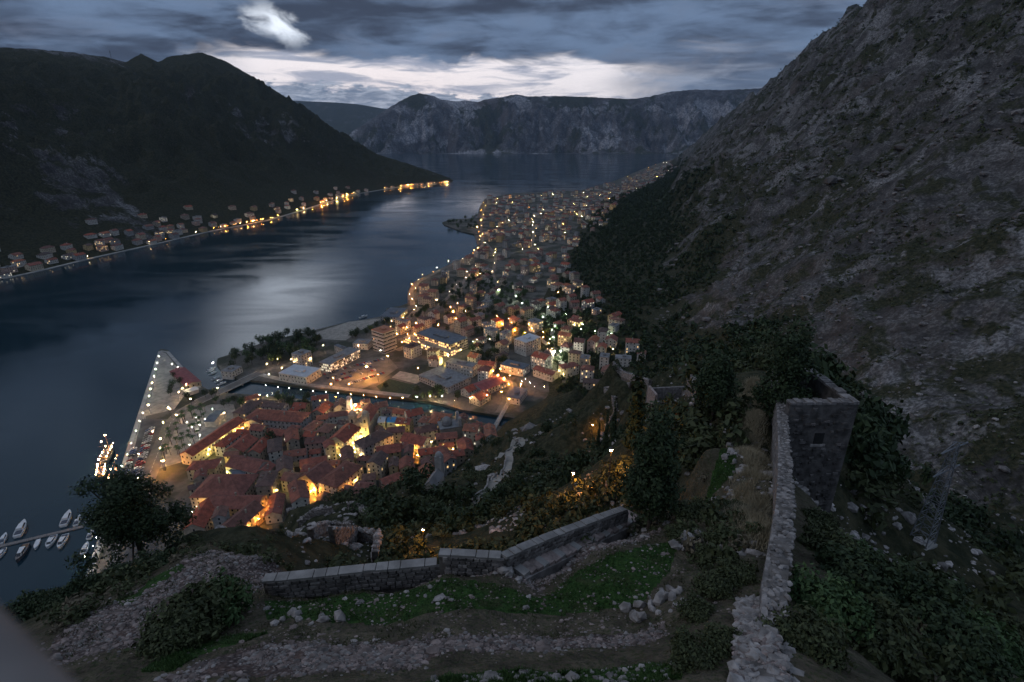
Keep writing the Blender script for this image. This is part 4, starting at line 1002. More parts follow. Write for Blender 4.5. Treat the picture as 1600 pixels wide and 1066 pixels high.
lamps([(845, 487), (855, 502, 'green', 2), (862, 516), (864, 527, 'green', 2), (884, 490), (910, 507, 'green', 2), (930, 517), (955, 521, 'green', 2), (937, 523, 'yellow'), (935, 540), (908, 514), (872, 457, 'orange'), (800, 470), (822, 485), (920, 495, 'warm'), (948, 515, 'yellow'), (900, 505), (958, 545, 'warm')], 'green', 6, 'among the hillside gardens', 'lamps among the hillside gardens')
def row(key, n, col, h, place, group, size=1, side=4):
    p = resamp2(RD[key], 1.0)
    for i in range(n):
        k = int((i + .5) / n * (len(p) - 2)); d = p[k + 1] - p[k]; d /= np.linalg.norm(d) + 1e-9
        s = side * (1 if i % 2 else -1); x, y = p[k] + np.array([-d[1], d[0]]) * s
        if rs.random() < .06: continue
        x += rs.uniform(-4, 4); y += rs.uniform(-4, 4)
        lamp_at((x, y, gz(x, y)), col if not isinstance(col, (list, tuple)) else col[i % len(col)], h, size if size != 1 else rs.choice([0, 1, 1]), place, group, 'road_lamp')
G = 'lamps along the suburb roads'
row('coast', 26, ['orange', 'warm', 'orange'], 6, 'on the bay side road', G); row('coast2', 8, 'orange', 6, 'on the bay side road', G)
row('bright', 8, 'warm', 8, 'on the bright straight road', G); row('upper', 7, 'yellow', 8, 'on the upper suburb road', G); row('far', 6, 'warm', 8, 'on the far coast road', G)
row('mid', 7, 'warm', 6, 'on the tree lined suburb road', G, 0); row('dobr', 6, 'warm', 6, 'on a suburb lane', G); row('dobr2', 6, 'yellow', 6, 'on a suburb lane', G); row('dobr3', 8, 'warm', 6, 'on a suburb lane', G); row('promenade', 8, ['orange', 'warm'], 6, 'on the promenade by the office block', G, 0)
for i in range(44):                                  # far end of the suburb and scattered lanes
    q = rs.choice(cand[120:]); lamp_at((q[0] + 9, q[1] - 8, gz(q[0] + 9, q[1] - 8)), rs.choice(['orange', 'orange', 'warm', 'yellow']), 6, rs.choice([0, 1]), 'between suburb houses', G, 'road_lamp')
for i in range(17):
    t_ = rs.random() ** .8; px_, py_ = 965 + 95 * t_, 281 - 36 * t_
    p = P(px_ + rs.uniform(2, 14), py_ - rs.uniform(.5, 2), PL); lamp_at((p[0], p[1], gz(p[0], p[1])), rs.choice(['orange', 'warm', 'orange']), 8, 1, 'along the distant coast', G, 'road_lamp')
GL = 'lamps along the far shore road'
for x in list(range(332, 430, 8)) + list(range(440, 520, 9)) + list(range(505, 560, 6)) + list(range(600, 706, 7)) + [140, 178, 236, 262, 275, 305]:
    if rs.random() < .3: continue
    p, a = left_pt(x + rs.uniform(-5, 5), rs.choice([.0025, .0025, .004, .02])); lamp_at((p[0], p[1], max(p[2], 1.0)), rs.choice(['orange', 'orange', 'warm']), 6, rs.choice([0, 1, 1, 2]), 'on the far shore road', GL, 'shore_lamp')
row('quay', 13, 'warm', 8, 'added to brighten the harbour front road', 'lamps added to brighten the harbour front road', 0, 6); row('north', 4, 'warm', 8, 'on the road north of the bridge', 'lamps north of the bridge', 0, 5)  # quay row is extra lamps, added to make the road glow
row('south', 6, 'orange', 8, 'on the road past the maroon hall', 'lamps past the maroon hall', 0, 4); row('centre', 9, 'orange', 8, 'on the road behind the shopping mall', 'lamps behind the shopping mall', 0, 4); row('orange', 7, 'orange', 8, 'on the orange lit road', 'lamps on the orange lit road', 0, 3); row('green', 9, 'green', 8, 'on the winding green lit road', 'lamps on the winding road', 2, 3)
for x in list(range(334, 440, 9)) + list(range(508, 560, 7)) + list(range(604, 704, 8)):
    p, a = left_pt(x + rs.uniform(-3, 3), .0022); lamp_at((p[0], p[1], max(p[2], 1.0)), 'orange', 6, 1, 'on the far shore road', GL, 'shore_lamp')
# floodlamps of the hill path
lamps([(926, 664, 'orange', 2), (896, 740, 'orange', 2), (661, 828, 'orange', 2)], 'orange', 4, 'on the wooded hill path', 'lamps on the hill path', tmin=60, mast=3)
lamps([(955, 704, 'orange', 2)], 'orange', 6, 'beside the cypresses below the ruin', None, tmin=60, mast=3)

# ================================================================== VEGETATION
def crown_arrays(lobes, n, size, rng, hollow=0.55, elong=1.5, up=0.35):
    """n leaf quads spread through the outer part of a set of ellipsoid lobes"""
    lobes = np.array(lobes, float); vol = lobes[:, 3] * lobes[:, 4] * lobes[:, 5]
    k = rng.choice(len(lobes), n, p=vol / vol.sum())
    d = rng.normal(size=(n, 3)); d /= np.linalg.norm(d, axis=1)[:, None]
    r = hollow + (1 - hollow) * rng.random(n) ** 0.7
    r *= 1 + 0.22 * np.sin(d[:, 0] * 5 + k) * np.cos(d[:, 1] * 4 + k * 2) + rng.normal(size=n) * 0.07
    C = lobes[k, :3] + d * lobes[k, 3:6] * r[:, None]
    nrm = d + rng.normal(size=(n, 3)) * 0.7; nrm[:, 2] += up; nrm /= np.linalg.norm(nrm, axis=1)[:, None]
    a = np.cross(nrm, rng.normal(size=(n, 3))); a /= np.linalg.norm(a, axis=1)[:, None]; b = np.cross(nrm, a)
    s = size * (0.6 + 0.8 * rng.random(n))[:, None]
    V = np.stack([C - a * s * elong * .5, C + b * s * .36 - a * s * .05, C + a * s * elong * .5, C - b * s * .36 + a * s * .08], 1).reshape(-1, 3)
    F = np.arange(4 * n).reshape(n, 4)
    return V, F
def scatter(templates, pos, scl, rng, squash=None):
    Vs, Fs, o = [], [], 0
    ti = rng.integers(0, len(templates), len(pos)); ang = rng.random(len(pos)) * 6.283
    for t, (V, F) in enumerate(templates):
        i = np.nonzero(ti == t)[0]
        if not len(i): continue
        c, s = np.cos(ang[i])[:, None], np.sin(ang[i])[:, None]
        x = V[None, :, 0] * c - V[None, :, 1] * s; y = V[None, :, 0] * s + V[None, :, 1] * c
        z = np.broadcast_to(V[None, :, 2], x.shape)
        W = np.stack([x, y, z], -1) * scl[i][:, None, :] + pos[i][:, None, :]
        Vs.append(W.reshape(-1, 3)); Fs.append((F[None] + (np.arange(len(i)) * len(V))[:, None, None] + o).reshape(-1, F.shape[1])); o += len(i) * len(V)
    return np.concatenate(Vs), np.concatenate(Fs)
rng = np.random.default_rng(21)
def blob(n, size, k=4, rng=rng):
    lob = [(0, 0, .55, .62, .62, .55)] + [(rng.uniform(-.5, .5), rng.uniform(-.5, .5), rng.uniform(.25, .8), rng.uniform(.3, .5), rng.uniform(.3, .5), rng.uniform(.28, .45)) for _ in range(k)]
    return crown_arrays(lob, n, size, rng)
def in_view(x, y, z, m=60):
    dep = y * CP - (z - CAMZ) * SP; px = 800 + F_PX * x / dep; py = 533 - F_PX * ((z - CAMZ) * CP + y * SP) / dep
    return (dep > 1) & (px > -m) & (px < 1600 + m) & (py > -m) & (py < 1066 + m)
def samples(n, x0, x1, y0, y1, logy=False):
    x = rng.uniform(x0, x1, n); y = np.exp(rng.uniform(math.log(y0), math.log(y1), n)) if logy else rng.uniform(y0, y1, n)
    return x, y
# wooded belt between the suburb and the crags, and the wooded flank of the hill
xs, ys = [], []
y = np.exp(rng.uniform(math.log(150), math.log(4500), 42000)); xb = np.interp(y, BASE[:, 0], BASE[:, 1]); xr = np.interp(y, BASE[:, 0], BASE[:, 3]); xf = np.interp(y, BASE[:, 0], BASE[:, 5])
x = xb + rng.uniform(-0.9, 0.35, len(y)) * np.minimum(xr - xb, 350)
z = land_h(x, y); fm = forest_mask(x, y, z); hl = hill_h(x, y)
ok = in_view(x, y, z) & (fm > 0.35) & (rng.random(len(x)) < fm) & (z > 4) & (hl < main_h(x, y))
ok &= ~inpoly(x, y, DOB) | (rng.random(len(x)) < 0.9)
x, y, z = x[ok][:7200], y[ok][:7200], z[ok][:7200]
pl = np.array([(a, b_, L) for a, b_, L, W, g in PLACED])
keep = np.array([np.min((pl[:, 0] - a) ** 2 + (pl[:, 1] - b_) ** 2) > 48 for a, b_ in zip(x, y)])
x, y, z = x[keep], y[keep], z[keep]
TF = [blob(25, 0.5) for _ in range(5)]
s = (rng.uniform(2.4, 4.8, len(x)) * np.clip(np.hypot(x, y) / 900, 1, 1.7))[:, None] * np.stack([np.ones(len(x)), np.ones(len(x)), rng.uniform(.9, 1.6, len(x))], 1)
nr = np.hypot(x, y) < 420; TFn = [blob(115, 0.23) for _ in range(5)]
V, F = scatter(TFn, np.stack([x, y, z - .4], 1)[nr], s[nr], rng); V2, F2 = scatter(TF, np.stack([x, y, z - .4], 1)[~nr], s[~nr], rng)
V, F = np.concatenate([V, V2]), np.concatenate([F, F2 + len(V)])
print('near woodland', nr.sum(), 'faces', len(F))
tag(link('woodland', np_mesh('woodland', V, F, M['leaf_dark'])), 'dark woodland belt covering the slope between suburb and crags', 'woodland', kind='stuff')
# scrub dotted over the limestone slope
x, y = samples(60000, 90, 1300, 90, 2600, True); z = land_h(x, y)
xb = np.interp(y, BASE[:, 0], BASE[:, 1]); xr = np.interp(y, BASE[:, 0], BASE[:, 3]); sl = (x - xb) / (xr - xb)
cl = fbm(x, y, 70, 4, 0.6)
ok = in_view(x, y, z) & (sl > 0.02) & (sl < 1.0) & (hill_h(x, y) < main_h(x, y)) & (np.maximum(cl, fbm(x + 300, y, 150, 4, 0.55) * 1.3 - .05) + rng.normal(size=len(x)) * .12 > 0.08)
x, y, z = x[ok][:13000], y[ok][:13000], z[ok][:13000]
TS_ = [blob(13, 0.62, 3) for _ in range(5)]
s = (rng.uniform(0.7, 2.3, len(x)) * np.clip(np.hypot(x, y) / 500, .8, 2.0))[:, None] * np.stack([np.ones(len(x)), np.ones(len(x)), rng.uniform(.6, 1.1, len(x))], 1)
V, F = scatter(TS_, np.stack([x, y, z - .2], 1), s, rng)
tag(link('scrub', np_mesh('scrub', V, F, M['leaf_olive'])), 'low scrub dotted over the limestone mountainside', 'scrub', kind='stuff')
# boulders and outcrops on the slopes
ico_v = np.array([(0, 0, 1)] + [(math.cos(a) * .894, math.sin(a) * .894, .447) for a in np.arange(5) * 1.2566] + [(math.cos(a) * .894, math.sin(a) * .894, -.447) for a in np.arange(5) * 1.2566 + .6283] + [(0, 0, -1)])
ico_f = np.array([(0, i + 1, (i + 1) % 5 + 1) for i in range(5)] + [(i + 1, i + 6, (i + 1) % 5 + 1) for i in range(5)] + [((i + 1) % 5 + 1, i + 6, (i + 1) % 5 + 6) for i in range(5)] + [(11, (i + 1) % 5 + 6, i + 6) for i in range(5)])
ROCKS = [(ico_v * rng.uniform(.72, 1.22, (12, 1)) * np.array([1, rng.uniform(.65, 1), rng.uniform(.5, .8)]), ico_f) for _ in range(8)]
x, y = samples(40000, 80, 1100, 80, 1500, True); z = land_h(x, y)
xb = np.interp(y, BASE[:, 0], BASE[:, 1]); xr = np.interp(y, BASE[:, 0], BASE[:, 3]); sl = (x - xb) / (xr - xb)
ok = in_view(x, y, z) & (sl > -0.02) & (sl < 1) & (fbm(x + 50, y, 60, 4, .6) > 0.1)
x, y, z = x[ok][:4200], y[ok][:4200], z[ok][:4200]
s = (rng.gamma(1.6, .5, len(x)) * np.clip(np.hypot(x, y) / 400, .7, 1.8))[:, None] * np.array([1.3, 1, .9])
V, F = scatter(ROCKS, np.stack([x, y, z], 1), s, rng)
tag(link('boulders', np_mesh('boulders', V, F, M['stone_dark'])), 'grey limestone boulders littering the mountainside', 'boulders', kind='stuff')
# shrubs on the flank of the castle hill
def hill_veg(n, r0, r1, templ, smin, smax, mat, name, label, seed_thr, zs=1.0, excl=True):
    a = rng.uniform(R(-50), R(52), n * 8); r = np.exp(rng.uniform(math.log(r0), math.log(r1), n * 8)); x = r * np.sin(a); y = r * np.cos(a)
    z = land_h(x, y)
    ok = in_view(x, y, z) & (hill_h(x, y) > main_h(x, y) - 1) & (z > 5) & (fbm(x, y, 26, 3, .6) + rng.normal(size=len(x)) * .1 > seed_thr)
    for p in (CLEAR if smax > 1.2 else CLEAR[1:]): ok &= ~inpoly(x, y, p)
    x, y, z = x[ok][:n], y[ok][:n], z[ok][:n]
    s = rng.uniform(smin, smax, len(x))[:, None] * np.stack([np.ones(len(x)), np.ones(len(x)), rng.uniform(.7, 1.2, len(x)) * zs], 1)
    V, F = scatter(templ, np.stack([x, y, z - .15], 1), s, rng)
    tag(link(name, np_mesh(name, V, F, mat)), label, 'shrubs', kind='stuff')
CLEAR = [[np.array(p) for p in [(-14, 26), (-60, 30), (-78, 70), (-54, 108), (-40, 100), (-24, 60)]]]
def hp(px, **k): return [hit(x, y, **k)[:2] for x, y in px]
ZIG = hp([(746, 790), (770, 765), (790, 742), (797, 722), (795, 710), (816, 697), (815, 686), (803, 690), (771, 722)], tmin=60)
CLEAR.append(poly_px([(100, 1090), (90, 990), (330, 820), (460, 845), (700, 855), (800, 870), (985, 790), (1060, 800), (1060, 900), (1130, 1000), (1130, 1090)], 202))
CLEAR.append([np.array(p) for p in [(5, 0), (7, 12), (11, 19), (15, 30), (22, 45), (30, 64), (36, 64), (36, 38), (16, 18), (10, 8), (8, 0)]])
for a, b_ in zip(ZIG[:-1], ZIG[1:]):
    d = (b_ - a) / (np.linalg.norm(b_ - a) + 1e-9); n_ = np.array([-d[1], d[0]]) * 2.6; CLEAR.append([a + n_, b_ + n_, b_ - n_, a - n_])
CLEAR.append(poly_px([(1380, 905), (1370, 790), (1440, 700), (1520, 760), (1520, 905)], 168)); CLEAR.append(hp([(930, 640), (940, 605), (1010, 600), (1080, 600), (1085, 645), (1010, 650)], tmin=60)); CLEAR.append(hp([(455, 870), (470, 805), (550, 790), (600, 840), (590, 880)], tmin=40))
hill_veg(2300, 42, 360, [blob(84, 0.235) for _ in range(6)], .8, 2.5, M['leaf_olive'], 'hillside_shrubs', 'olive shrubs covering the flank of the fortress hill', -.1)
hill_veg(330, 60, 340, [blob(200, 0.17) for _ in range(4)], 2.2, 4.4, M['leaf_dark'], 'hillside_shrubs', 'taller dark trees on the flank of the fortress hill', .06, 1.3)
hill_veg(640, 18, 100, [blob(120, 0.2) for _ in range(4)], .35, 1.0, M['leaf_olive'], 'hillside_shrubs', 'small tufted shrubs on the upper ridge slopes', -.04)
hill_veg(200, 20, 120, [blob(100, 0.24) for _ in range(3)], .4, .9, M['leaf_dry'], 'hillside_shrubs', 'dry brown tufts on the upper ridge', .08)
# outcrops on the hill
a = rng.uniform(R(-35), R(50), 22000); r = np.exp(rng.uniform(math.log(14), math.log(330), 22000)); x = r * np.sin(a); y = r * np.cos(a); z = land_h(x, y)
ok = in_view(x, y, z) & (z > 8) & (fbm(x + 9, y + 4, 17, 3, .6) > .12)
for p in CLEAR[1:2]: ok &= ~inpoly(x, y, p)
x, y, z = x[ok][:5200], y[ok][:5200], z[ok][:5200]
V, F = scatter(ROCKS, np.stack([x, y, z], 1), (rng.gamma(1.6, .10, len(x)) * np.clip(r[ok][:5200] / 45, .8, 6.5) ** .9)[:, None] * np.array([1.2, 1, 1.0]), rng)
tag(link('outcrop', np_mesh('outcrop', V, F, M['stone'])), 'pale limestone rocks breaking through the hillside shrubs', 'rocks', kind='stuff')

# ---- trees and shrubs as things
def tree_mesh(lobes, n, size, mat, trunk_h, trunk_r, limbs=5, seed=1, hollow=.5):
    g = np.random.default_rng(seed); V, F = crown_arrays(lobes, n, size, g, hollow)
    cm = np_mesh('crown', V, F, mat)
    mb = MB(); mb.tube((0, 0, -1.5), (0.1, 0, trunk_h), trunk_r, trunk_r * .55, 8)
    for i in range(limbs):
        l = lobes[i % len(lobes)]; mb.tube((0.08, 0, trunk_h * (.55 + .45 * i / limbs)), (l[0], l[1], l[2]), trunk_r * .45, trunk_r * .12, 5)
    return cm, mb.mesh('trunk', M['bark'])
def tree(name, label, cat, p, meshes, rz=0, sc_=(1, 1, 1), group=None):
    t = thing(name, label, cat, tuple(p), rz, group); t.scale = sc_
    link('crown', meshes[0], t); link('trunk', meshes[1], t); return t
def gp(px, py, z): p = P(px, py, z); return (p[0], p[1], gz(p[0], p[1]) - .1)
def rl(n, rx, rz0, rz1, r0, r1, g, fx=1.0):
    return [(g.uniform(-rx, rx) * fx, g.uniform(-rx, rx), g.uniform(rz0, rz1), *(g.uniform(r0, r1) for _ in range(3))) for _ in range(n)]
g = random.Random(5)
lob = [(0, 0, 8, 3.4, 3.4, 4), (-2.4, .5, 6, 2.2, 2.2, 2.6), (2.2, 0, 7, 2.2, 2.2, 2.6), (.8, -1, 12, 2.2, 2.2, 2.8), (-1.2, 1, 10.5, 2.0, 2.0, 2.6), (.5, 0, 14, 1.2, 1.2, 1.6)] + rl(22, 3.7, 2.2, 13.5, .8, 1.9, g)
p = P(234, 905, 176); tree('pine_tree', 'big spreading dark pine growing below the rubble bastion', 'tree', (p[0], p[1], gz(p[0], p[1])), tree_mesh(lob, 19000, .27, M['leaf_dark'], 7, .4, 12, 3, .35), 0, (.88, .88, .8))
lob = [(0, 0, 3.2, 1.35, 1.35, 1.7), (0, 0, 5.2, 1.05, 1.05, 1.7), (0, 0, 6.6, .7, .7, 1.2), (.6, 0, 2.4, 1, 1, 1), (-.6, .3, 2.6, 1, 1, 1)] + rl(12, 1.0, 1.6, 5.6, .45, .75, g)
tree('evergreen_tree', 'dense upright evergreen with bare trunk at the end of the stone stairs', 'tree', gp(1012, 832, 199.8), tree_mesh(lob, 9000, .15, M['leaf_dark'], 3, .16, 6, 4))
lob = [(0, 0, 4.2, 2.1, 2.1, 2.4), (0, .2, 6.2, 1.5, 1.5, 1.6)] + rl(12, 1.7, 2.2, 6.5, .7, 1.1, g)
tree('evergreen_tree', 'rounded dark evergreen beside the grassy ridge path', 'tree', gp(1112, 652, 193), tree_mesh(lob, 6000, .22, M['leaf_dark'], 4, .2, 6, 5))
lob = [(0, 0, 9, 2.3, 2.3, 3), (0, 0, 13, 2.0, 2.0, 2.6), (.5, 0, 15.5, 1.3, 1.3, 1.8)] + rl(14, 1.9, 7, 15, .8, 1.3, g)
tree('evergreen_tree', 'tall dark evergreen rising inside the roofless square tower', 'tree', (26.4, 46, 187.5), tree_mesh(lob, 8000, .24, M['leaf_dark'], 9, .28, 6, 6))
def bush_mesh(n, size, mat, seed, flat=.8):
    gg = random.Random(seed); lob = [(0, 0, .5, .8, .8, .6 * flat)] + rl(11, .75, .25, .8 * flat, .25, .42, gg)
    return tree_mesh(lob, n, size, mat, .5, .05, 5, seed, .35)
BM = [bush_mesh(4200, .085, M['leaf_olive'], 31), bush_mesh(4200, .085, M['leaf_dark'], 32), bush_mesh(4200, .085, M['leaf_green'], 33)]
def bush(px, py, zg, s, k, label, group=None, sz=1.0, name='shrub'):
    p = P(px, py, zg); z = gz(p[0], p[1])
    return tree(name, label, 'shrub', (p[0], p[1], z - .15 * s), BM[k], random.uniform(0, 6.28), (s, s, s * sz), group)
bush(300, 1000, 202.6, 1.7, 0, 'large rounded shrub growing over the gravel bank below the parapet', sz=1.0); bush(345, 965, 202.3, 1.55, 2, 'leafy olive shrub leaning against the large rounded shrub', sz=1.1); bush(275, 1030, 203, 1.1, 0, 'smaller shrub at the grassy foot of the large rounded shrub')
for q in [(60, 940, 180, 2.0), (105, 955, 182, 1.7), (150, 950, 180, 1.6), (190, 940, 182, 1.6), (30, 965, 182, 2.3), (250, 900, 184, 1.8), (290, 880, 186, 1.5)]: bush(*q, 1, 'dark shrub on the steep bank left of the rubble bastion', 'dark shrubs on the steep left bank', 1.1)
for i, q in enumerate([(1290, 900, 200, 1.7), (1330, 950, 201, 1.9), (1400, 940, 197, 1.9), (1280, 990, 204, 1.5), (1350, 1030, 203, 1.9), (1430, 1010, 200, 2.1), (1500, 960, 192, 2.2), (1540, 1040, 195, 2.2), (1590, 1000, 188, 2.4), (1460, 1060, 200, 1.8), (1250, 1050, 206, 1.1), (1320, 880, 197, 1.5), (1270, 850, 196, 1.2)]):
    bush(*q, (0, 1, 0, 2)[i % 4], 'leafy shrub in the thicket right of the ruined rampart', 'thicket right of the ruined rampart', 1.0)
for q in [(1075, 830, 200.5, 1.1), (1105, 780, 200, 1.1), (1060, 860, 202, .8), (1130, 850, 203, .9), (1150, 900, 205, .8), (1120, 920, 205, .9), (1090, 960, 205.5, .7), (1130, 1010, 207, .7), (1080, 1040, 207, .8), (1150, 780, 200.5, .7), (1110, 870, 203.5, .7)]:
    bush(*q, 0, 'low shrub between the pale rocks and the grassy ridge path', 'low shrubs by the ridge path', .9)
for q in [(1068, 662, 190, 1.0), (1058, 690, 191, .9), (1078, 655, 190, .8)]:
    p = P(*q[:3]); 
BO = bush_mesh(2500, .11, leafmat('leaf_lit_orange', (0.22, .085, .03), (.40, .17, .06)), 41)  # orange lit look is put into the leaf colour; no lamp there
for q, l in (((1072, 660, 189, 1.35), 'shrub with orange lit look painted into its leaves below the rounded evergreen'), ((1060, 690, 190, 1.1), 'smaller shrub with orange lit look painted into its leaves beside the rocky ridge flank')):
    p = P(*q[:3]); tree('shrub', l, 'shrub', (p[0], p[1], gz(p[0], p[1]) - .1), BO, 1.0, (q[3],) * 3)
cy = [(0, 0, i * 1.1 + 1.2, .95 - .075 * i, .95 - .075 * i, 1.1) for i in range(11)]; CYM = tree_mesh(cy, 1400, .34, M['leaf_dark'], 5, .15, 2, 8)
for px, py, s, l in ((945, 712, 1.0, 'slender cypress beside the brightest path lamp'), (934, 700, .9, 'slender cypress next to the walled path stair'), (957, 690, 1.25, 'tall slender cypress in front of the walled path stair'), (988, 700, 1.35, 'tall cypress glowing rusty beside the round evergreen')):
    p = hit(px, py, tmin=60); tree('cypress', l, 'tree', (p[0], p[1], p[2] - .3), CYM, px, (s, s, s))
# town trees
TT = [tree_mesh([(0, 0, 5.2, 2.6, 2.6, 2.4)] + rl(8, 2.0, 3.5, 7.5, 1.0, 1.7, random.Random(k)), 220, .75, M[m_], 3.2, .2, 4, k) for k, m_ in ((51, 'leaf_dark'), (52, 'leaf_green'), (53, 'leaf_dark'))]
def trees_px(poly, n, z, label, group, smin=.8, smax=1.5, k=None, clear=True, tries=4000):
    w = [P(x_, y_, z)[:2] for x_, y_ in poly]; bx = [p[0] for p in w]; by = [p[1] for p in w]; c = 0
    for _ in range(tries):
        if c >= n: break
        x, y = rs.uniform(min(bx), max(bx)), rs.uniform(min(by), max(by))
        if not inpoly(np.array([x]), np.array([y]), w)[0] or (clear and (overlap(x, y, 4, 4, 0) or not roads_clear(x, y, 5))): continue
        s = rs.uniform(smin, smax); tree('tree', label, 'tree', (x, y, gz(x, y)), TT[k if k is not None else rs.randrange(3)], rs.uniform(0, 6), (s, s, s * rs.uniform(.85, 1.15)), group); c += 1
trees_px([(345, 580), (360, 560), (420, 533), (475, 522), (500, 535), (490, 560), (440, 572), (400, 588)], 75, PL, 'dark tree in the wooded park on the bay point', 'trees of the bay point park', 1.0, 1.7)
trees_px([(540, 530), (600, 505), (650, 480), (655, 500), (600, 530), (565, 540)], 26, PL, 'tree along the promenade by the banded office block', 'promenade trees', .8, 1.3)
trees_px([(285, 625), (335, 618), (370, 622), (385, 640), (350, 638)], 12, PL, 'bushy tree between the bridge road and the palm square', 'trees by the bridge road', .7, 1.1, clear=False)
trees_px([(272, 585), (285, 600), (280, 625), (262, 620)], 5, PL, 'dark tree beside the customs house', 'trees beside the customs house', .8, 1.2, clear=False)
trees_px([(425, 622), (500, 630), (500, 645), (430, 640)], 14, PL, 'dark tree inside the river wall of the old town', 'trees inside the river wall', .8, 1.3)
trees_px([(590, 608), (720, 615), (715, 640), (600, 622)], 14, PL, 'dark tree by the derelict warehouse', 'trees by the derelict warehouse', .8, 1.2)
trees_px([(735, 545), (790, 545), (800, 570), (740, 572)], 16, PL, 'dark tree in the gardens between flats and factory', 'trees between flats and factory', 1.0, 1.6)
trees_px([(640, 480), (700, 440), (760, 420), (850, 470), (930, 520), (880, 560), (760, 530), (660, 510)], 190, 8, 'garden tree among the suburb houses', 'garden trees of the suburb', .8, 1.5, tries=9000)
p = P(424, 700, PL); tree('tree', 'big round tree in an old town courtyard', 'tree', (p[0], p[1], PL), TT[0], 0, (1.7, 1.7, 1.8))
trees_px([(694, 351), (720, 342), (746, 340), (746, 364), (720, 361)], 22, PL, 'dark tree on the small cape reaching into the bay', 'trees on the small cape', 1.0, 1.8, clear=False)
# palms on the square
def palm_meshes():
    mb = MB(); 
    for i in range(6): mb.tube((.06 * i, 0, i * 1.1), (.06 * (i + 1), 0, (i + 1) * 1.1), .22 - .012 * i, .21 - .012 * i, 6)
    tr = mb.mesh('trunk', M['bark']); mb = MB(); gg = random.Random(3)
    for i in range(22):
        a = i * 2.4; e = gg.uniform(.1, 1.0); L = gg.uniform(2.0, 2.7); pr = Vector((.36, 0, 6.6)); w = .32
        for k in range(4):
            dr = Vector((math.cos(a), math.sin(a), e - k * .55)).normalized(); nx = pr + dr * L / 4; sd_ = Vector((-math.sin(a), math.cos(a), 0)); w2 = w * (1.15 if k == 0 else .72)
            mb.quad(pr - sd_ * w, nx - sd_ * w2, nx + sd_ * w2, pr + sd_ * w); pr, w = nx, w2
    return mb.mesh('crown', M['leaf_green']), tr
PM = palm_meshes(); c = 0
sqp = [P(x_, y_, PL)[:2] for x_, y_ in [(272, 655), (322, 640), (325, 655), (312, 690), (275, 720), (255, 722), (262, 690)]]
for _ in range(900):
    if c >= 34: break
    x, y = rs.uniform(min(q[0] for q in sqp), max(q[0] for q in sqp)), rs.uniform(min(q[1] for q in sqp), max(q[1] for q in sqp))
    if inpoly(np.array([x]), np.array([y]), sqp)[0] and not overlap(x, y, 3, 3, 0):
        PLACED.append((x, y, 3.2, 3.2, 0)); s = rs.uniform(.9, 1.35); tree('palm_tree', 'tall palm on the lit square by the long barracks', 'palm', (x, y, PL), PM, rs.uniform(0, 6), (s, s, s), 'palms on the lit square'); c += 1

# ================================================================== NEAR GROUND COVER
def pts_in(polys, n, dens=None):
    out = []
    for w in polys:
        bx = [p[0] for p in w]; by = [p[1] for p in w]; ar = (max(bx) - min(bx)) * (max(by) - min(by))
        x, y = rng.uniform(min(bx), max(bx), n), rng.uniform(min(by), max(by), n); k = inpoly(x, y, w); out.append(np.stack([x[k], y[k]], 1))
    return np.concatenate(out)
q = pts_in(GRASSP[:3] + GRASSP[4:], 14000); jit = fbm(q[:, 0], q[:, 1], 1.5, 3, .5); q = q[jit > -.22][:34000]; zz = land_h(q[:, 0], q[:, 1])
n = len(q); h = rng.uniform(.05, .17, n) * (1 + .9 * np.clip(fbm(q[:, 0], q[:, 1], 2.2, 3, .6), -.5, 1)); a = rng.random(n) * 6.283; w = rng.uniform(.012, .03, n)
base = np.stack([q[:, 0], q[:, 1], zz - .02], 1); sd_ = np.stack([np.cos(a), np.sin(a), np.zeros(n)], 1) * w[:, None]; tip = base + np.stack([rng.normal(size=n) * .05, rng.normal(size=n) * .05, h], 1)
V = np.stack([base - sd_, base + sd_, tip], 1).reshape(-1, 3)
tag(link('grass', np_mesh('grass', V, np.arange(3 * n).reshape(n, 3), M['grass'])), 'short green grass on the terrace below the parapet', 'grass', kind='stuff')
# dry straw grass along the ridge path
ridge = np.array([P(x_, y_, z_)[:2] for x_, y_, z_ in [(1170, 850, 203), (1178, 790, 201), (1175, 740, 199), (1178, 690, 196.7), (1178, 640, 194.7), (1180, 590, 192.4)]]); rp = resamp2(ridge, .2)
k = rng.integers(0, len(rp), 45000); q = rp[k] + rng.normal(size=(45000, 2)) * .55; zz = land_h(q[:, 0], q[:, 1]); n = len(q); a = rng.random(n) * 6.283; w = rng.uniform(.012, .03, n)
keep = fbm(q[:, 0], q[:, 1], 2.5, 3, .6) > -.12; q, zz, a, w = q[keep], zz[keep], a[keep], w[keep]; n = len(q)
base = np.stack([q[:, 0], q[:, 1], zz - .02], 1); sd_ = np.stack([np.cos(a), np.sin(a), 0 * a], 1) * w[:, None]; tip = base + np.stack([rng.normal(size=n) * .18, rng.normal(size=n) * .18, rng.uniform(.2, .6, n)], 1)
tag(link('dry_grass', np_mesh('dry_grass', np.stack([base - sd_, base + sd_, tip], 1).reshape(-1, 3), np.arange(3 * n).reshape(n, 3), M['straw'])), 'pale dry grass along the ridge path beside the rampart', 'grass', kind='stuff')
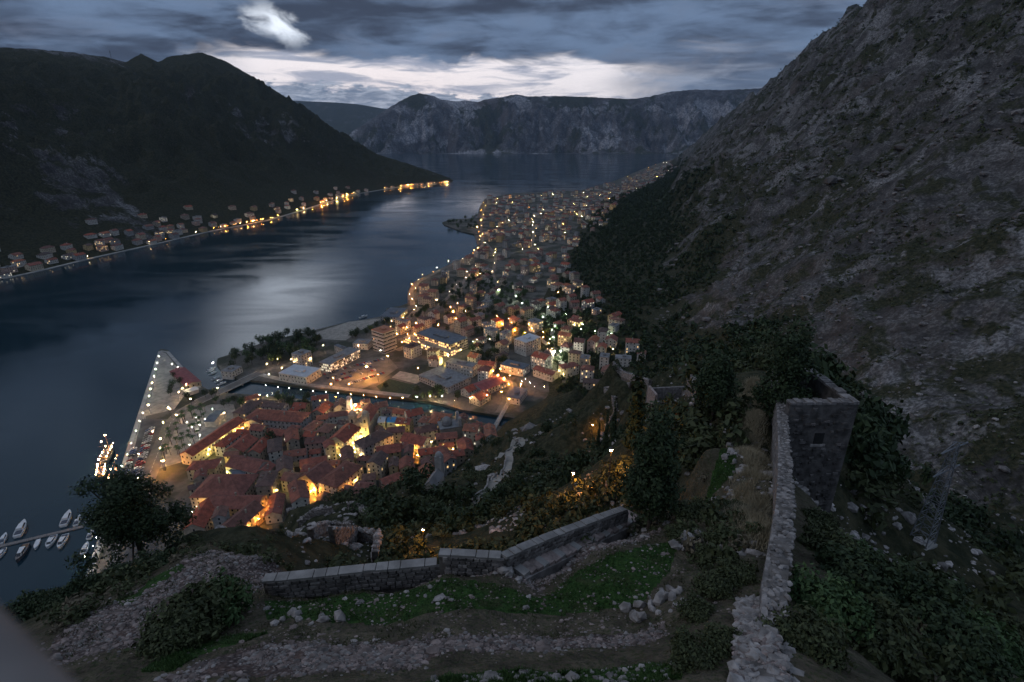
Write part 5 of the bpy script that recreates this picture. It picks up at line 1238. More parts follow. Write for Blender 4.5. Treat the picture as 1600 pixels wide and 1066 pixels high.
# rubble
q = pts_in(GRAVEL, 11000)
gsel = np.zeros(len(q), bool)
for w_ in GRASSP: gsel |= inpoly(q[:, 0], q[:, 1], w_)
q = q[~gsel]; q = q + rng.normal(size=q.shape) * .22; dd = fbm(q[:, 0], q[:, 1], 2.0, 3, .6); q = q[dd > -.3]; q = q[rng.permutation(len(q))[:11500]]; zz = land_h(q[:, 0], q[:, 1])
V, F = scatter(ROCKS, np.stack([q[:, 0], q[:, 1], zz + .01], 1), (rng.gamma(1.3, .022, len(q)) + .014)[:, None] * np.array([1.3, 1, .8]), rng)
me = np_mesh('rubble', V, F, [M['stone'], M['stone_pink']], mi=np.repeat(rng.random(len(q)) < .65, 20).astype(int)); tag(link('rubble', me), 'loose pale rubble stones strewn over terrace and bastion', 'rubble', kind='stuff')
q = pts_in([CLEAR[1]], 9000); dd = fbm(q[:, 0] + 3, q[:, 1], 1.6, 3, .6); q = q[dd > -.02]; q = q[rng.permutation(len(q))[:2400]]; zz = land_h(q[:, 0], q[:, 1]); V, F = scatter(ROCKS, np.stack([q[:, 0], q[:, 1], zz + .005], 1), (rng.gamma(1.3, .018, len(q)) + .01)[:, None] * np.array([1.3, 1, .8]), rng)
tag(link('pebbles', np_mesh('pebbles', V, F, M['stone_pink'])), 'small pebbles sprinkled over the bare terrace soil', 'pebbles', kind='stuff')
q = pts_in([CLEAR[1]], 40000); dd = fbm(q[:, 0] - 7, q[:, 1], 1.3, 3, .6); q = q[dd > .12][:12000]; zz = land_h(q[:, 0], q[:, 1]); n = len(q); a = rng.random(n) * 6.283
base = np.stack([q[:, 0], q[:, 1], zz - .02], 1); sd_ = np.stack([np.cos(a), np.sin(a), 0 * a], 1) * rng.uniform(.01, .022, n)[:, None]; tip = base + np.stack([rng.normal(size=n) * .06, rng.normal(size=n) * .06, rng.uniform(.04, .2, n)], 1)
tag(link('weeds', np_mesh('weeds', np.stack([base - sd_, base + sd_, tip], 1).reshape(-1, 3), np.arange(3 * n).reshape(n, 3), M['leaf_olive'])), 'thin olive weeds sprouting on the terrace soil', 'weeds', kind='stuff')
q = pts_in(GRASSP[:2], 260); zz = land_h(q[:, 0], q[:, 1]); V, F = scatter(ROCKS, np.stack([q[:, 0], q[:, 1], zz + .02], 1), (rng.gamma(1.5, .03, len(q)) + .015)[:, None] * np.array([1.2, 1, .8]), rng)
tag(link('scattered_stones', np_mesh('scattered_stones', V, F, M['stone'])), 'pale stones scattered in the terrace grass', 'stones', kind='stuff')
# bigger single rocks of the pale outcrops
RM = [np_mesh('rock', v_, f_, M['stone']) for v_, f_ in ROCKS]
for (cx, cy, zg, n, sp, lab) in [(1035, 935, 204.2, 26, .75, 'pale rock of the outcrop at the grass edge'), (1085, 850, 202.6, 22, .6, 'pale rock of the tall outcrop above the grass'), (1140, 700, 197.5, 8, .5, 'pale rock beside the ridge path'), (1140, 850, 203.3, 10, .5, 'pale rock by the ridge path near the rampart'), (470, 965, 203, 10, .55, 'pale rock in the grass below the parapet wall'), (800, 905, 202.3, 8, .5, 'pale rock on the gravel by the parapet bend')]:
    c = P(cx, cy, zg)
    for i in range(n):
        x, y = c[0] + rng.normal() * sp, c[1] + rng.normal() * sp * .7; s = rng.gamma(2.5, .06) + .06
        o = link('rock', RM[i % 8]); o.location = (x, y, gz(x, y) + s * .25); o.scale = (s, s * rng.uniform(.7, 1.1), s * rng.uniform(.8, 1.5)); o.rotation_euler = (rng.uniform(-.4, .4), rng.uniform(-.4, .4), rng.uniform(0, 6)); tag(o, lab, 'rock', lab.replace('pale rock', 'pale rocks'))

# ================================================================== WALLS OF THE FORTRESS
def stone_templates(mat):
    out = []
    for k in range(6):
        v = np.array([(sx, sy, sz) for sz in (-1, 1) for sx, sy in ((-1, -1), (1, -1), (1, 1), (-1, 1))], float) * .5
        top = v.copy(); w = v * np.array([.82, 1.0, .80]); w[:, 1] = np.where(v[:, 1] < 0, -.5, .5)
        f = v * np.array([1, .55, 1]); vs = np.concatenate([f[[0, 1, 5, 4]] * np.array([1, 1, 1]), w[[0, 1, 5, 4]], f[[3, 2, 6, 7]]]) + rng.normal(size=(12, 3)) * .045
        fs = [(4, 5, 6, 7), (0, 1, 5, 4), (1, 2, 6, 5), (2, 3, 7, 6), (3, 0, 4, 7), (1, 0, 8, 9), (2, 1, 9, 10), (3, 2, 10, 11), (0, 3, 11, 8)]
        mb = MB(); mb.add(vs, fs); out.append(mb.mesh('stone', mat))
    return out
ST = dict(pale=stone_templates(M['stone']), dark=stone_templates(M['stone_dark']), pink=stone_templates(M['stone_pink']), tower=stone_templates(M['stone_tower']))
def stone_wall(name, label, cat, pts, height, thick, coping=True, sw=.32, sh=.2, limit=290, style='dark', depth=1.2, cmat='coping', rough_top=0.0, group=None, face=-1):
    """pts: world points of the wall's crest line (x, y, z top). face -1: stones on the right-hand side of travel"""
    p = resamp2(pts, .5); H = np.interp(np.linspace(0, 1, len(p)), np.linspace(0, 1, len(np.atleast_1d(height))), np.atleast_1d(height)) if np.ndim(height) else np.full(len(p), height)
    d = np.gradient(p[:, :2], axis=0); d /= np.linalg.norm(d, axis=1)[:, None]; nr = np.stack([d[:, 1], -d[:, 0]], 1)
    o0 = p[0].copy(); t = thing(name, label, cat, (o0[0], o0[1], o0[2] - H[0]), 0, group)
    L = lambda q: (q[0] - o0[0], q[1] - o0[1], q[2] - (o0[2] - H[0]))
    jit = rng.normal(size=len(p)) * rough_top
    mb = MB(); vs = []
    for i in range(len(p)):
        zt = p[i, 2] + jit[i]; zb = p[i, 2] - H[i] - depth
        for s, zz_ in ((1, zb), (1, zt), (-1, zt), (-1, zb)):
            xy = p[i, :2] + nr[i] * s * (thick / 2 - .05); vs.append(L((xy[0], xy[1], zz_)))
    fs = [(4 * i + k, 4 * i + (k + 1) % 4, 4 * i + 4 + (k + 1) % 4, 4 * i + 4 + k) for i in range(len(p) - 1) for k in range(4)] + [(3, 2, 1, 0), tuple(4 * (len(p) - 1) + k for k in range(4))]
    mb.add(vs, [f[::-1] for f in fs]); mb.build('core', M['mortar'], t)
    if coping:
        k0 = 0
        while k0 < len(p) - 1:
            k1 = min(len(p) - 1, k0 + int(rng.integers(1, 3))); a_, b2 = p[k0], p[k1]; ln = np.linalg.norm((b2 - a_)[:2]) - .035; mb = MB(); w2 = thick / 2 + .05 + rng.normal() * .012
            mb.box(-ln / 2, ln / 2, -w2, w2, -.03, .085 + rng.normal() * .01); c_ = mb.build('coping_slab', M[cmat], t); c_.location = L((a_ + b2) / 2)
            c_.rotation_euler = (rng.normal() * .012, -math.atan2(b2[2] - a_[2], ln), math.atan2(b2[1] - a_[1], b2[0] - a_[0])); k0 = k1
    # stones
    cum = np.concatenate([[0], np.cumsum(np.linalg.norm(np.diff(p[:, :2], axis=0), axis=1))]); spots = []
    def along(s):
        x = np.interp(s, cum, p[:, 0]); y = np.interp(s, cum, p[:, 1]); z = np.interp(s, cum, p[:, 2]); dx = np.interp(s, cum, d[:, 0]); dy = np.interp(s, cum, d[:, 1]); return x, y, z, dx, dy, np.interp(s, cum, H)
    r_ = 0
    while True:
        z_off = (r_ + .5) * sh
        if z_off > max(H): break
        s = rng.uniform(0, sw)
        while s < cum[-1]:
            w = sw * rng.uniform(.6, 1.45); x, y, z, dx, dy, hh = along(min(s + w / 2, cum[-1]))
            if z_off < hh + .05: spots.append((x + dy * -face * thick / 2 * -1 * -1 if False else x + (dy) * (-face) * (thick / 2 - .03), y + (-dx) * (-face) * (thick / 2 - .03), z - z_off, math.atan2(dy, dx) + (math.pi if face > 0 else 0), w, sh * rng.uniform(.85, 1.05), .2))
            s += w
        r_ += 1
    tops = []
    if not coping:
        for _ in range(int(cum[-1] * thick / (sw * sw) * 2.2)):
            x, y, z, dx, dy, hh = along(rng.uniform(0, cum[-1])); off = rng.uniform(-.5, .5) * thick
            tops.append((x + dy * off, y - dx * off, z + rng.normal() * .03, rng.uniform(0, 6), sw * (.28 + rng.gamma(2, .11))))
        tops.sort(key=lambda q: math.dist(q[:3], (0, 0, CAMZ)))
        for i, (x, y, z, a, w) in enumerate(tops[:limit // 2]):
            o = link('stone', RM[i % 8], t); o.location = L((x, y, z)); o.rotation_euler = (rng.normal() * .3, rng.normal() * .3, a); o.scale = (w, w * .85, w * .75)
        if len(tops) > limit // 2:
            q = np.array(tops[limit // 2:]); V, F = scatter(ROCKS, np.array([L(k) for k in q[:, :3]]), q[:, 4:5] * np.array([1, .85, .75]), rng); tag(link('rubble_top', np_mesh('rubble_top', V, F, M['stone']), t), kind='stuff')
        limit = limit // 2
    spots.sort(key=lambda q: math.dist(q[:3], (0, 0, CAMZ)))
    big = []
    for i, (x, y, z, a, w, h_, dp) in enumerate(spots):
        key = style if rng.random() < .75 else 'pale'
        if i < limit:
            o = link('stone', ST[key][i % 6], t); o.location = L((x, y, z)); o.rotation_euler = (rng.normal() * .03, rng.normal() * .03, a); o.scale = (w * .95, dp, h_ * .93)
        else: big.append((x, y, z, a, w, h_, dp))
    if big:
        mb = MB()
        for (x, y, z, a, w, h_, dp) in big: mb.box(-w * .46, w * .46, -dp / 2, dp / 2, -h_ * .45, h_ * .45, 0, Matrix.Translation(L((x, y, z))) @ Matrix.Rotation(a, 4, 'Z'))
        tag(mb.build('small_stones', M['stone_dark' if style == 'dark' else 'stone'], t), kind='stuff')
    return t
WA = [P(412, 905, 202.2), P(470, 900, 202.25), P(560, 890, 202.35), P(683, 879, 202.45)]
WB = [P(686, 864, 203.2), P(783, 869, 203.2)]
WC = [P(785, 870, 203.2), P(860, 838, 202.3), P(975, 795, 200.8)]
stone_wall('parapet_wall', 'low rubble stone parapet with pale coping behind the green terrace', 'wall', WA, 1.15, .36, sw=.34, sh=.21)
stone_wall('parapet_wall', 'short level stone parapet above the pink gravel bend', 'wall', WB, .95, .34, sw=.3, sh=.19)
stone_wall('stair_wall', 'sloping stone parapet running down beside the stone stairs', 'wall', WC, 1.15, .34, sw=.34, sh=.21)
# stairs
a, b_ = P(806, 893, 202.25), P(990, 806, 199.4); n = 24
st = thing('stone_stairs', 'long flight of shallow stone steps descending beside the sloping parapet', 'stairs', tuple(a), math.atan2(b_[1] - a[1], b_[0] - a[0]))
Ls = np.linalg.norm((b_ - a)[:2])
for i in range(n):
    mb = MB(); z = (b_[2] - a[2]) * i / n + .12; x0 = Ls * i / n
    mb.box(x0, x0 + Ls / n - .03, -.55 + rng.normal() * .03, .62, z - .55, z); mb.build('step', M['stone_pink' if i % 3 else 'coping'], st)
mb = MB(); mb.add([(0, -.62, .0), (Ls, -.62, b_[2] - a[2]), (Ls, -.62, b_[2] - a[2] - 1), (0, -.62, -1), (0, -.5, .0), (Ls, -.5, b_[2] - a[2]), (Ls, -.5, b_[2] - a[2] - 1), (0, -.5, -1)], [(0, 3, 2, 1), (4, 5, 6, 7), (0, 1, 5, 4), (3, 7, 6, 2)]); mb.build('kerb', M['stone_dark'], st)
# rampart on the ridge
RW = [(1232, 1150, 208.9, .35), (1224, 1066, 208.0, .5), (1216, 980, 207.1, .8), (1213, 920, 206.4, 1.1), (1222, 850, 205.4, 2.0), (1228, 790, 203.6, 2.4), (1228, 740, 201.2, 2.2), (1226, 690, 199.0, 2.0), (1222, 640, 197.0, 1.8), (1213, 578, 194.0, 1.6)]
stone_wall('rampart_wall', 'ruined pale stone rampart climbing along the ridge crest', 'wall', [P(x_, y_, z_) for x_, y_, z_, h in RW], np.array([q[3] for q in RW]), .72, coping=False, sw=.27, sh=.17, style='pale', depth=2.5, rough_top=.05, face=1)
# rubble wall-walk in front of the rampart
w_ = poly_px([(1128, 1160), (1150, 980), (1165, 890), (1203, 880), (1210, 970), (1222, 1160)], 207.2); q = pts_in([w_], 3600); wz = land_h(q[:, 0], q[:, 1])
ww = thing('wall_walk', 'broken rubble topped wall walk left of the ruined rampart', 'wall', (w_[0][0], w_[0][1], 207)); o0 = np.array([w_[0][0], w_[0][1], 207.])
ss = rng.gamma(2.0, .03, len(q)) + .03; order = np.argsort(-ss)
for i in order[:280]:
    o = link('stone', RM[i % 8], ww); o.location = tuple(np.array([q[i, 0], q[i, 1], wz[i] + .2]) - o0); o.scale = (ss[i] * 1.2, ss[i], ss[i] * .8); o.rotation_euler = (rng.normal() * .3, rng.normal() * .3, rng.uniform(0, 6))
r_ = order[280:]; V, F = scatter(ROCKS, np.stack([q[r_, 0], q[r_, 1], wz[r_] + .22], 1) - o0, ss[r_][:, None] * np.array([1.2, 1, .8]), rng); tag(link('small_stones', np_mesh('small_stones', V, F, M['stone_pink']), ww), kind='stuff')
mb = MB(); tp = [(p[0] - o0[0], p[1] - o0[1], gz(p[0], p[1]) - o0[2] + .18) for p in w_]; mb.add(tp + [(a_, b2, c_ - 2) for a_, b2, c_ in tp], [tuple(range(6))[::-1]] + [(i, (i + 1) % 6, 6 + (i + 1) % 6, 6 + i) for i in range(6)]); mb.build('core', M['mortar'], ww)
# square tower
def tower():
    A = P(1236, 629, 198.5); B = P(1343, 628, 198.5); C = P(1291, 577, 198.5); H = 18.0; th = .7
    ang = math.atan2(B[1] - A[1], B[0] - A[0]); L = np.linalg.norm((B - A)[:2]); W = 7.2
    t = thing('square_tower', 'roofless square stone tower standing against the rampart', 'tower', (A[0], A[1], 198.5 - H), ang)
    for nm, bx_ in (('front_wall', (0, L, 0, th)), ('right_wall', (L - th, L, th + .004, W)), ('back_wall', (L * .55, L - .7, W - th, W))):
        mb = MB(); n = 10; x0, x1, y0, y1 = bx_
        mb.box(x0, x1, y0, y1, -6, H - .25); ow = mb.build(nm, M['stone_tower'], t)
        lx = x1 - x0 > y1 - y0; ln = (x1 - x0) if lx else (y1 - y0); k = 0.
        while k < ln - .1:
            w = rng.uniform(.3, .6); e = min(k + w, ln); mb = MB(); h_ = rng.uniform(.12, .3)
            if lx: mb.box(x0 + k + .02, x0 + e - .02, y0 - .06, y1 + .06, H - .25, H - .25 + h_)
            else: mb.box(x0 - .06, x1 + .06, y0 + k + .02, y0 + e - .02, H - .25, H - .25 + h_)
            mb.build('stone', M['stone_dark'], ow); k = e
    fw = [c for c in t.children if c.name.startswith('front_wall')][0]
    mb = MB(); mb.box(L * .46, L * .60, -.06, .0, H - 4.2, H - 3.1); mb.build('window', M['rubber'], fw); mb = MB(); mb.box(L * .42, L * .64, -.12, .0, H - 4.45, H - 4.22); mb.build('sill', M['stone'], fw)
    for i in range(290):
        w, h_ = rng.uniform(.25, .6), rng.uniform(.16, .3); x, z = rng.uniform(.2, L - .3), rng.uniform(1, H - .6)
        if abs(x / L - .54) < .16 and H - 4.6 < z < H - 2.6: continue
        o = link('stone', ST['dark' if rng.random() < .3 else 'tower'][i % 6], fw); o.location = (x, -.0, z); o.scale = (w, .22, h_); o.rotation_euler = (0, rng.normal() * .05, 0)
tower()
# ruins lower on the slope
def ruin(px, h, th, label, tm, name='ruined_wall'):
    pts = []
    for x_, y_ in px: p = hit(x_, y_, tmin=tm); pts.append((p[0], p[1], p[2] + h))
    return stone_wall(name, label, 'wall', pts, h, th, coping=False, sw=.8, sh=.45, limit=120, style='pale', depth=3, rough_top=.22)
ruin([(468, 822), (490, 806), (520, 800)], 1.6, .8, 'broken curved wall of the terrace ruin, its town side', 40)
ruin([(545, 794), (562, 800), (580, 818), (594, 838)], 1.8, .9, 'thick ruined wall sloping along the far edge of the terrace ruin', 40)
ruin([(486, 842), (515, 828), (550, 828)], 1.8, .7, 'low dark retaining wall inside the terrace ruin', 40)
ruin([(520, 848), (560, 845), (592, 852)], 2.2, .8, 'straight ruined wall ending at a corner in the terrace ruin', 40)
ruin([(592, 853), (591, 868), (588, 886)], 2.0, .8, 'pale ruined wall running from the corner toward the parapet', 40)
ruin([(945, 612), (985, 606)], 2.0, 1.0, 'back parapet of the small bastion on the hill spur', 80); ruin([(945, 612), (958, 628), (962, 645)], 2.2, 1.0, 'side wall of the small bastion on the hill spur', 80)
ruin([(958, 573), (972, 588), (1000, 600), (1015, 606)], 2.6, 1.2, 'long wall descending the hill spur behind the bastion', 80); ruin([(1075, 610), (1090, 632)], 3, 1.0, 'broken wall leaning from the roofless ruin', 60)
ruin([(945, 672), (962, 642)], 1.0, 1.0, 'stepped wall of the stair below the bastion', 80)
p = hit(1045, 634, tmin=60)
t = thing('ruined_house', 'roofless pinkish stone ruin on the hill spur', 'ruin', (p[0], p[1], p[2] - 1), R(6))
for nm, bx_, m_ in (('front_wall', (-5.5, 5.5, -3.4, -2.7, 4.2), 'stone_dark'), ('back_wall', (-5.5, 5.5, 3, 3.7, 5.2), 'stone_dark'), ('gable_wall', (-5.5, -4.8, -2.69, 2.99, 6.2), 'stone_pink'), ('side_wall', (4.8, 5.5, -2.69, 2.99, 4.6), 'stone_dark')):
    mb = MB(); mb.box(bx_[0], bx_[1], bx_[2], bx_[3], -5, bx_[4]); ow = mb.build(nm, M[m_], t)
    if nm == 'front_wall':
        for x_ in (-3, 0, 3): mb = MB(); mb.box(x_ - .5, x_ + .5, -3.46, -3.41, 1.2, 2.8); mb.build('window', M['rubber'], ow)
# zigzag path with low white walls
zp = [hit(x_, y_, tmin=60) for x_, y_ in [(746, 790), (770, 765), (790, 742), (797, 722), (795, 710), (816, 697), (815, 686), (803, 690), (771, 722)]]
strip('path', [q[:2] for q in zp], 2.6, M['paving'], .35, 3.0)
for seg, lab in (((0, 1, 2, 3, 4), 'low pale wall on the lower bend of the hillside zigzag path'), ((4, 5, 6), 'low pale wall around the hairpin of the zigzag path'), ((6, 7, 8), 'low pale wall on the outer leg of the zigzag path')):
    mb = MB(); pp = resamp2([zp[i][:2] for i in seg], 2.5); o0 = pp[0]; dd = np.gradient(pp, axis=0); dd /= np.linalg.norm(dd, axis=1)[:, None]; vs = []
    for q, dn in zip(pp, dd):
        nn = np.array([-dn[1], dn[0]]); z = gz(*q) + .4
        for s, dz in ((1.3, -2), (1.3, .9), (1.75, .9), (1.75, -2)): xy = q + nn * s; vs.append((xy[0], xy[1], z + dz))
    mb.add(vs, [(4 * i + k, 4 * i + (k + 1) % 4, 4 * i + 4 + (k + 1) % 4, 4 * i + 4 + k) for i in range(len(pp) - 1) for k in range(4)]); tag(mb.build('path_wall', M['coping']), lab, 'wall')
# chapel on the lower slope
p = hit(680, 762, tmin=100); t = thing('chapel', 'small pale hillside chapel with round bell turret above the roofs', 'chapel', (p[0], p[1], p[2] - 1), R(75)); t.scale = (.5, .5, .62)
mb = MB(); mb.box(-7, 5, -3, 3, -5, 6); mb.add([(-7, -3, 6), (-7, 3, 6), (-7, 0, 8.5), (5, -3, 6), (5, 3, 6), (5, 0, 8.5)], [(1, 0, 2), (3, 4, 5)]); mb.build('nave', M['w_white'], t)
mb = MB(); mb.add([(-7.3, -3.3, 5.8), (5.3, -3.3, 5.8), (5.3, 0, 8.7), (-7.3, 0, 8.7), (-7.3, 3.3, 5.8), (5.3, 3.3, 5.8)], [(0, 1, 2, 3), (3, 2, 5, 4)]); mb.build('roof', M['r_grey'], t)
mb = MB(); mb.box(5, 8.6, -1.8, 1.8, -5, 14); dome(mb, (6.8, 0, 14), 1.9, 10); mb.build('bell_turret', M['w_grey'], t)

# ================================================================== PYLON, MAST, PARAPET BLOCK
def pylon():
    p = hit(1440, 846); z0 = gz(p[0], p[1]) - .3; t = thing('power_pylon', 'slender lattice power pylon on the bare rock flank', 'pylon', (p[0], p[1], z0), R(25))
    Hh = 220 - z0 - .628 * p[1]; Hh = max(12, Hh)
    wd = lambda z: .62 * (1 - z / Hh) + .2
    for sx in (-1, 1):
        for sy in (-1, 1): mb = MB(); mb.tube((sx * wd(0), sy * wd(0), 0), (sx * wd(Hh), sy * wd(Hh), Hh), .06, .045, 4); mb.build('leg', M['metal'], t)
    n = 13; mb = MB()
    for i in range(n):
        za, zb_ = Hh * i / n, Hh * (i + 1) / n; a_, b2 = wd(za), wd(zb_)
        for (x0, y0, x1, y1) in ((-1, -1, 1, -1), (1, -1, 1, 1), (1, 1, -1, 1), (-1, 1, -1, -1)):
            mb.tube((x0 * a_, y0 * a_, za), (x1 * b2, y1 * b2, zb_), .03, .03, 4); mb.tube((x0 * b2, y0 * b2, zb_), (x1 * b2, y1 * b2, zb_), .03, .03, 4)
    tag(mb.build('bracing', M['metal'], t), kind='stuff')
    for z in (Hh - .6, Hh - 3.2): mb = MB(); mb.tube((-2.2, 0, z), (2.2, 0, z + .1), .07, .07, 5); mb.tube((-2.2, 0, z), (0, 0, z + .7), .04, .04, 4); mb.tube((2.2, 0, z), (0, 0, z + .7), .04, .04, 4); mb.build('cross_arm', M['metal'], t)
    mb = MB(); mb.box(-1., 1., -1., 1., -1, .3); mb.build('footing', M['concrete'], t)
    wt = thing('power_line', 'thin power lines sagging from the pylon down the gorge', 'cable', (p[0], p[1], z0))
    e = PT(1700, 930, 60) - np.array([p[0], p[1], z0])
    for x_, z in ((-2.1, Hh - .6), (2.1, Hh - .6), (-2.1, Hh - 3.2), (2.1, Hh - 3.2)):
        mb = MB(); a_ = Vector((x_ * math.cos(R(25)), x_ * math.sin(R(25)), z)); b2 = Vector(e) + Vector((x_, 0, z * .3)); pr = a_
        for i in range(1, 13):
            f = i / 12; q = a_.lerp(b2, f); q.z -= 3.0 * 4 * f * (1 - f) * .5; mb.tube(pr, q, .022, .022, 3); pr = q
        mb.build('wire', M['metal_dark'], wt)
pylon()
jm = int(np.argmin(np.abs(np.array([proj((LX[149, j], LY[149, j], LZ[149, j]))[0] if LY[149, j] > 500 else -999 for j in range(nc_)]) - 174))); mp_ = (LX[149, jm], LY[149, jm], LZ[149, jm])
t = thing('radio_mast', 'thin radio mast on the crest of the dark mountain', 'mast', mp_); mb = MB(); mb.tube((0, 0, -5), (0, 0, 34), 1.0, .5, 5); mb.build('mast', M['metal_dark'], t); mb = MB(); mb.box(-2, 2, -.5, .5, 24, 27); mb.build('antenna', M['metal_dark'], t)
bm = bmesh.new(); bmesh.ops.create_cube(bm, size=1.0)
for v in bm.verts: v.co = Vector((v.co.x * .62, v.co.y * .5, v.co.z * 8.0))
bmesh.ops.bevel(bm, geom=bm.edges[:], offset=.11, segments=6, profile=.5, affect='EDGES')
me = bpy.data.meshes.new('parapet_block'); bm.to_mesh(me); bm.free(); me.materials.append(M['stone']); me.polygons.foreach_set('use_smooth', [True] * len(me.polygons))
o = link('parapet_block', me); o.location = (-.607, .16, 219.668 - 4.0); o.rotation_euler = (0, 0, R(-30)); tag(o, 'grey weathered stone parapet block right beside the viewpoint', 'stone block')

# ================================================================== BOATS AND CARS
def boat_meshes(L, W, dark=False, cabin=True):
    out = []; st_ = [(-.5, .82, .0), (-.25, 1.0, 0), (.05, 1.0, .05), (.28, .72, .18), (.42, .36, .32), (.5, .03, .42)]; H = L * .11
    vs = []; 
    for x, w, r in st_: vs += [(x * L, -w * W / 2, H + r * L * .12), (x * L, -w * W * .36, -.6), (x * L, w * W * .36, -.6), (x * L, w * W / 2, H + r * L * .12)]
    n = len(st_); fs = [(4 * i + k, 4 * i + 4 + k, 4 * i + 5 + k, 4 * i + 1 + k) for i in range(n - 1) for k in range(3)] + [(0, 1, 2, 3)]
    mb = MB(); mb.add(vs, fs); out.append(('hull', mb.mesh('hull', M['navy' if dark else 'gel']), None))
    mb = MB(); mb.add([(a, b2 * .9, c - .12) for a, b2, c in vs[0::4]] + [(a, b2 * .9, c - .12) for a, b2, c in vs[3::4]], [(i, i + 1, n + i + 1, n + i) for i in range(n - 1)]); out.append(('deck', mb.mesh('deck', M['planks' if dark else 'gel']), None))
    if cabin:
        mb = MB(); a, b2, h = -.18 * L, .22 * L, H + L * .10
        mb.add([(a, -W * .34, H - .1), (b2 + L * .08, -W * .26, H), (b2 + L * .08, W * .26, H), (a, W * .34, H - .1), (a, -W * .3, h), (b2 - L * .06, -W * .22, h), (b2 - L * .06, W * .22, h), (a, W * .3, h)], [(4, 5, 6, 7), (0, 1, 5, 4), (1, 2, 6, 5), (2, 3, 7, 6), (3, 0, 4, 7)]); out.append(('cabin', mb.mesh('cabin', M['gel']), None))
        mb = MB(); e = .03; mb.add([(b2 + L * .062 + e, -W * .235, H + .25), (b2 + L * .062 + e, W * .235, H + .25), (b2 - L * .045 + e, W * .215, h - .12), (b2 - L * .045 + e, -W * .215, h - .12)], [(0, 1, 2, 3)])
        for s in (-1, 1): mb.add([(a + .3, s * (W * .335 + .02), H + .35), (b2, s * (W * .29 + .02), H + .35), (b2 - L * .05, s * (W * .25 + .02), h - .15), (a + .3, s * (W * .31 + .02), h - .15)], [(0, 1, 2, 3) if s < 0 else (3, 2, 1, 0)])
        out.append(('windscreen', mb.mesh('windscreen', M['glass_dark']), None))
        mb = MB(); mb.box(-.42 * L, -.22 * L, -W * .32, W * .32, H, H + .35); out.append(('cockpit_seat', mb.mesh('cockpit_seat', M['wood' if dark else 'navy']), None))
    return out
def boat(px, py, tip, L, W, label, dark=False, cabin=True):
    c = P(px, py, 0); d = P(*tip, 0) - c; t = thing('motor_boat', label, 'boat', (c[0], c[1], 0), math.atan2(d[1], d[0]))
    for nm, me_, _ in boat_meshes(L, W, dark, cabin): link(nm, me_, t)
boat(34, 828, (42, 812), 15.5, 5, 'large white motor yacht moored bow out on the pontoon'); boat(105, 812, (112, 797), 15, 4.8, 'sleek white yacht with dark windscreen nearest the pine branches'); boat(122, 815, (128, 803), 10, 3.2, 'smaller white cruiser beside the sleek yacht')
boat(35, 866, (27, 880), 15, 4.2, 'dark hulled boat with wooden deck moored below the pontoon', True); boat(58, 852, (54, 862), 9, 2.6, 'narrow grey open boat below the pontoon', cabin=False); boat(80, 848, (72, 862), 11, 4.6, 'broad white catamaran cruiser below the pontoon'); boat(98, 848, (91, 861), 12.5, 4.2, 'white cruiser with curved deck next to the catamaran')
boat(6, 843, (12, 832), 10, 3.2, 'white boat at the outer end of the pontoon'); boat(3, 866, (-3, 876), 9, 3, 'small white boat below the outer pontoon end'); boat(142, 836, (146, 826), 9, 3.2, 'white speed boat moored at the quay under the pine'); boat(134, 858, (139, 846), 10, 3.6, 'white covered boat moored along the quay'); boat(139, 812, (144, 804), 8, 3, 'little white boat at the pontoon root')
for i, (x_, y_) in enumerate([(331, 577), (333, 584), (337, 592), (342, 596), (347, 600), (329, 580)]): boat(x_, y_, (x_ + 8, y_ - 3), 8, 2.8, ['white boat moored bow first at the harbour club, outermost berth', 'white boat in the second berth of the harbour club', 'white boat in the third berth of the harbour club', 'white boat in the fourth berth of the harbour club', 'white boat beside the road bridge', 'white launch under the bright harbour lamp'][i])
boat(568, 496, (575, 494), 12, 3.6, 'white boat moored off the pale waterfront square')
a, b_ = P(-30, 862, 0), P(137, 822, 0); t = thing('pontoon', 'long grey floating pontoon of planks between the moored boats', 'pontoon', tuple(a), math.atan2(b_[1] - a[1], b_[0] - a[0])); Lp = np.linalg.norm(b_ - a)
for i in range(int(Lp / 6)): mb = MB(); mb.box(i * 6, i * 6 + 5.85, -1.2, 1.2, -.3, .6); mb.build('deck_section', M['planks'], t)
def ship(px, py, tip, L, W, label):
    c = P(px, py, 0); d = P(*tip, 0) - c; t = thing('excursion_ship', label, 'ship', (c[0], c[1], 0), math.atan2(d[1], d[0]))
    for nm, me_, _ in boat_meshes(L, W, True, False): link(nm, me_, t)
    H = L * .11
    mb = MB(); mb.box(-.36 * L, .12 * L, -W * .34, W * .34, H - .2, H + 2.4); mb.build('deckhouse', M['wood'], t); mb = MB(); mb.box(-.38 * L, .06 * L, -W * .4, W * .4, H + 2.4, H + 2.6); mb.build('upper_deck', M['planks'], t)
    for i, x in enumerate((-.22, .2)):
        mb = MB(); mb.tube((x * L, 0, H), (x * L, 0, H + L * .5), .2, .1, 6); mb.tube((x * L, -W * .5, H + L * .36), (x * L, W * .5, H + L * .36), .09, .09, 5); ms = mb.build('mast', M['wood'], t)
        mb = MB(); mb.tube((x * L, 0, H + L * .5), (x * L, 0, H + L * .5 + .6), .3, .3, 6); mb.build('masthead_light', M['lamp_red'], ms)
    for k in range(9):
        x = (-.45 + .1 * k) * L; s = 1 if k % 2 else -1; mb = MB(); mb.tube((x, s * W * .36, H + 2.6), (x, s * W * .36, H + 2.9), .17, .17, 6); mb.build('lantern', M['lamp_red' if k % 3 else 'lamp_warm'], t)
ship(170, 712, (176, 700), 24, 6, 'two masted wooden excursion ship with red lanterns, farther along the quay'); ship(160, 742, (163, 728), 17, 6, 'stubby wooden excursion ship glowing orange at the quay')
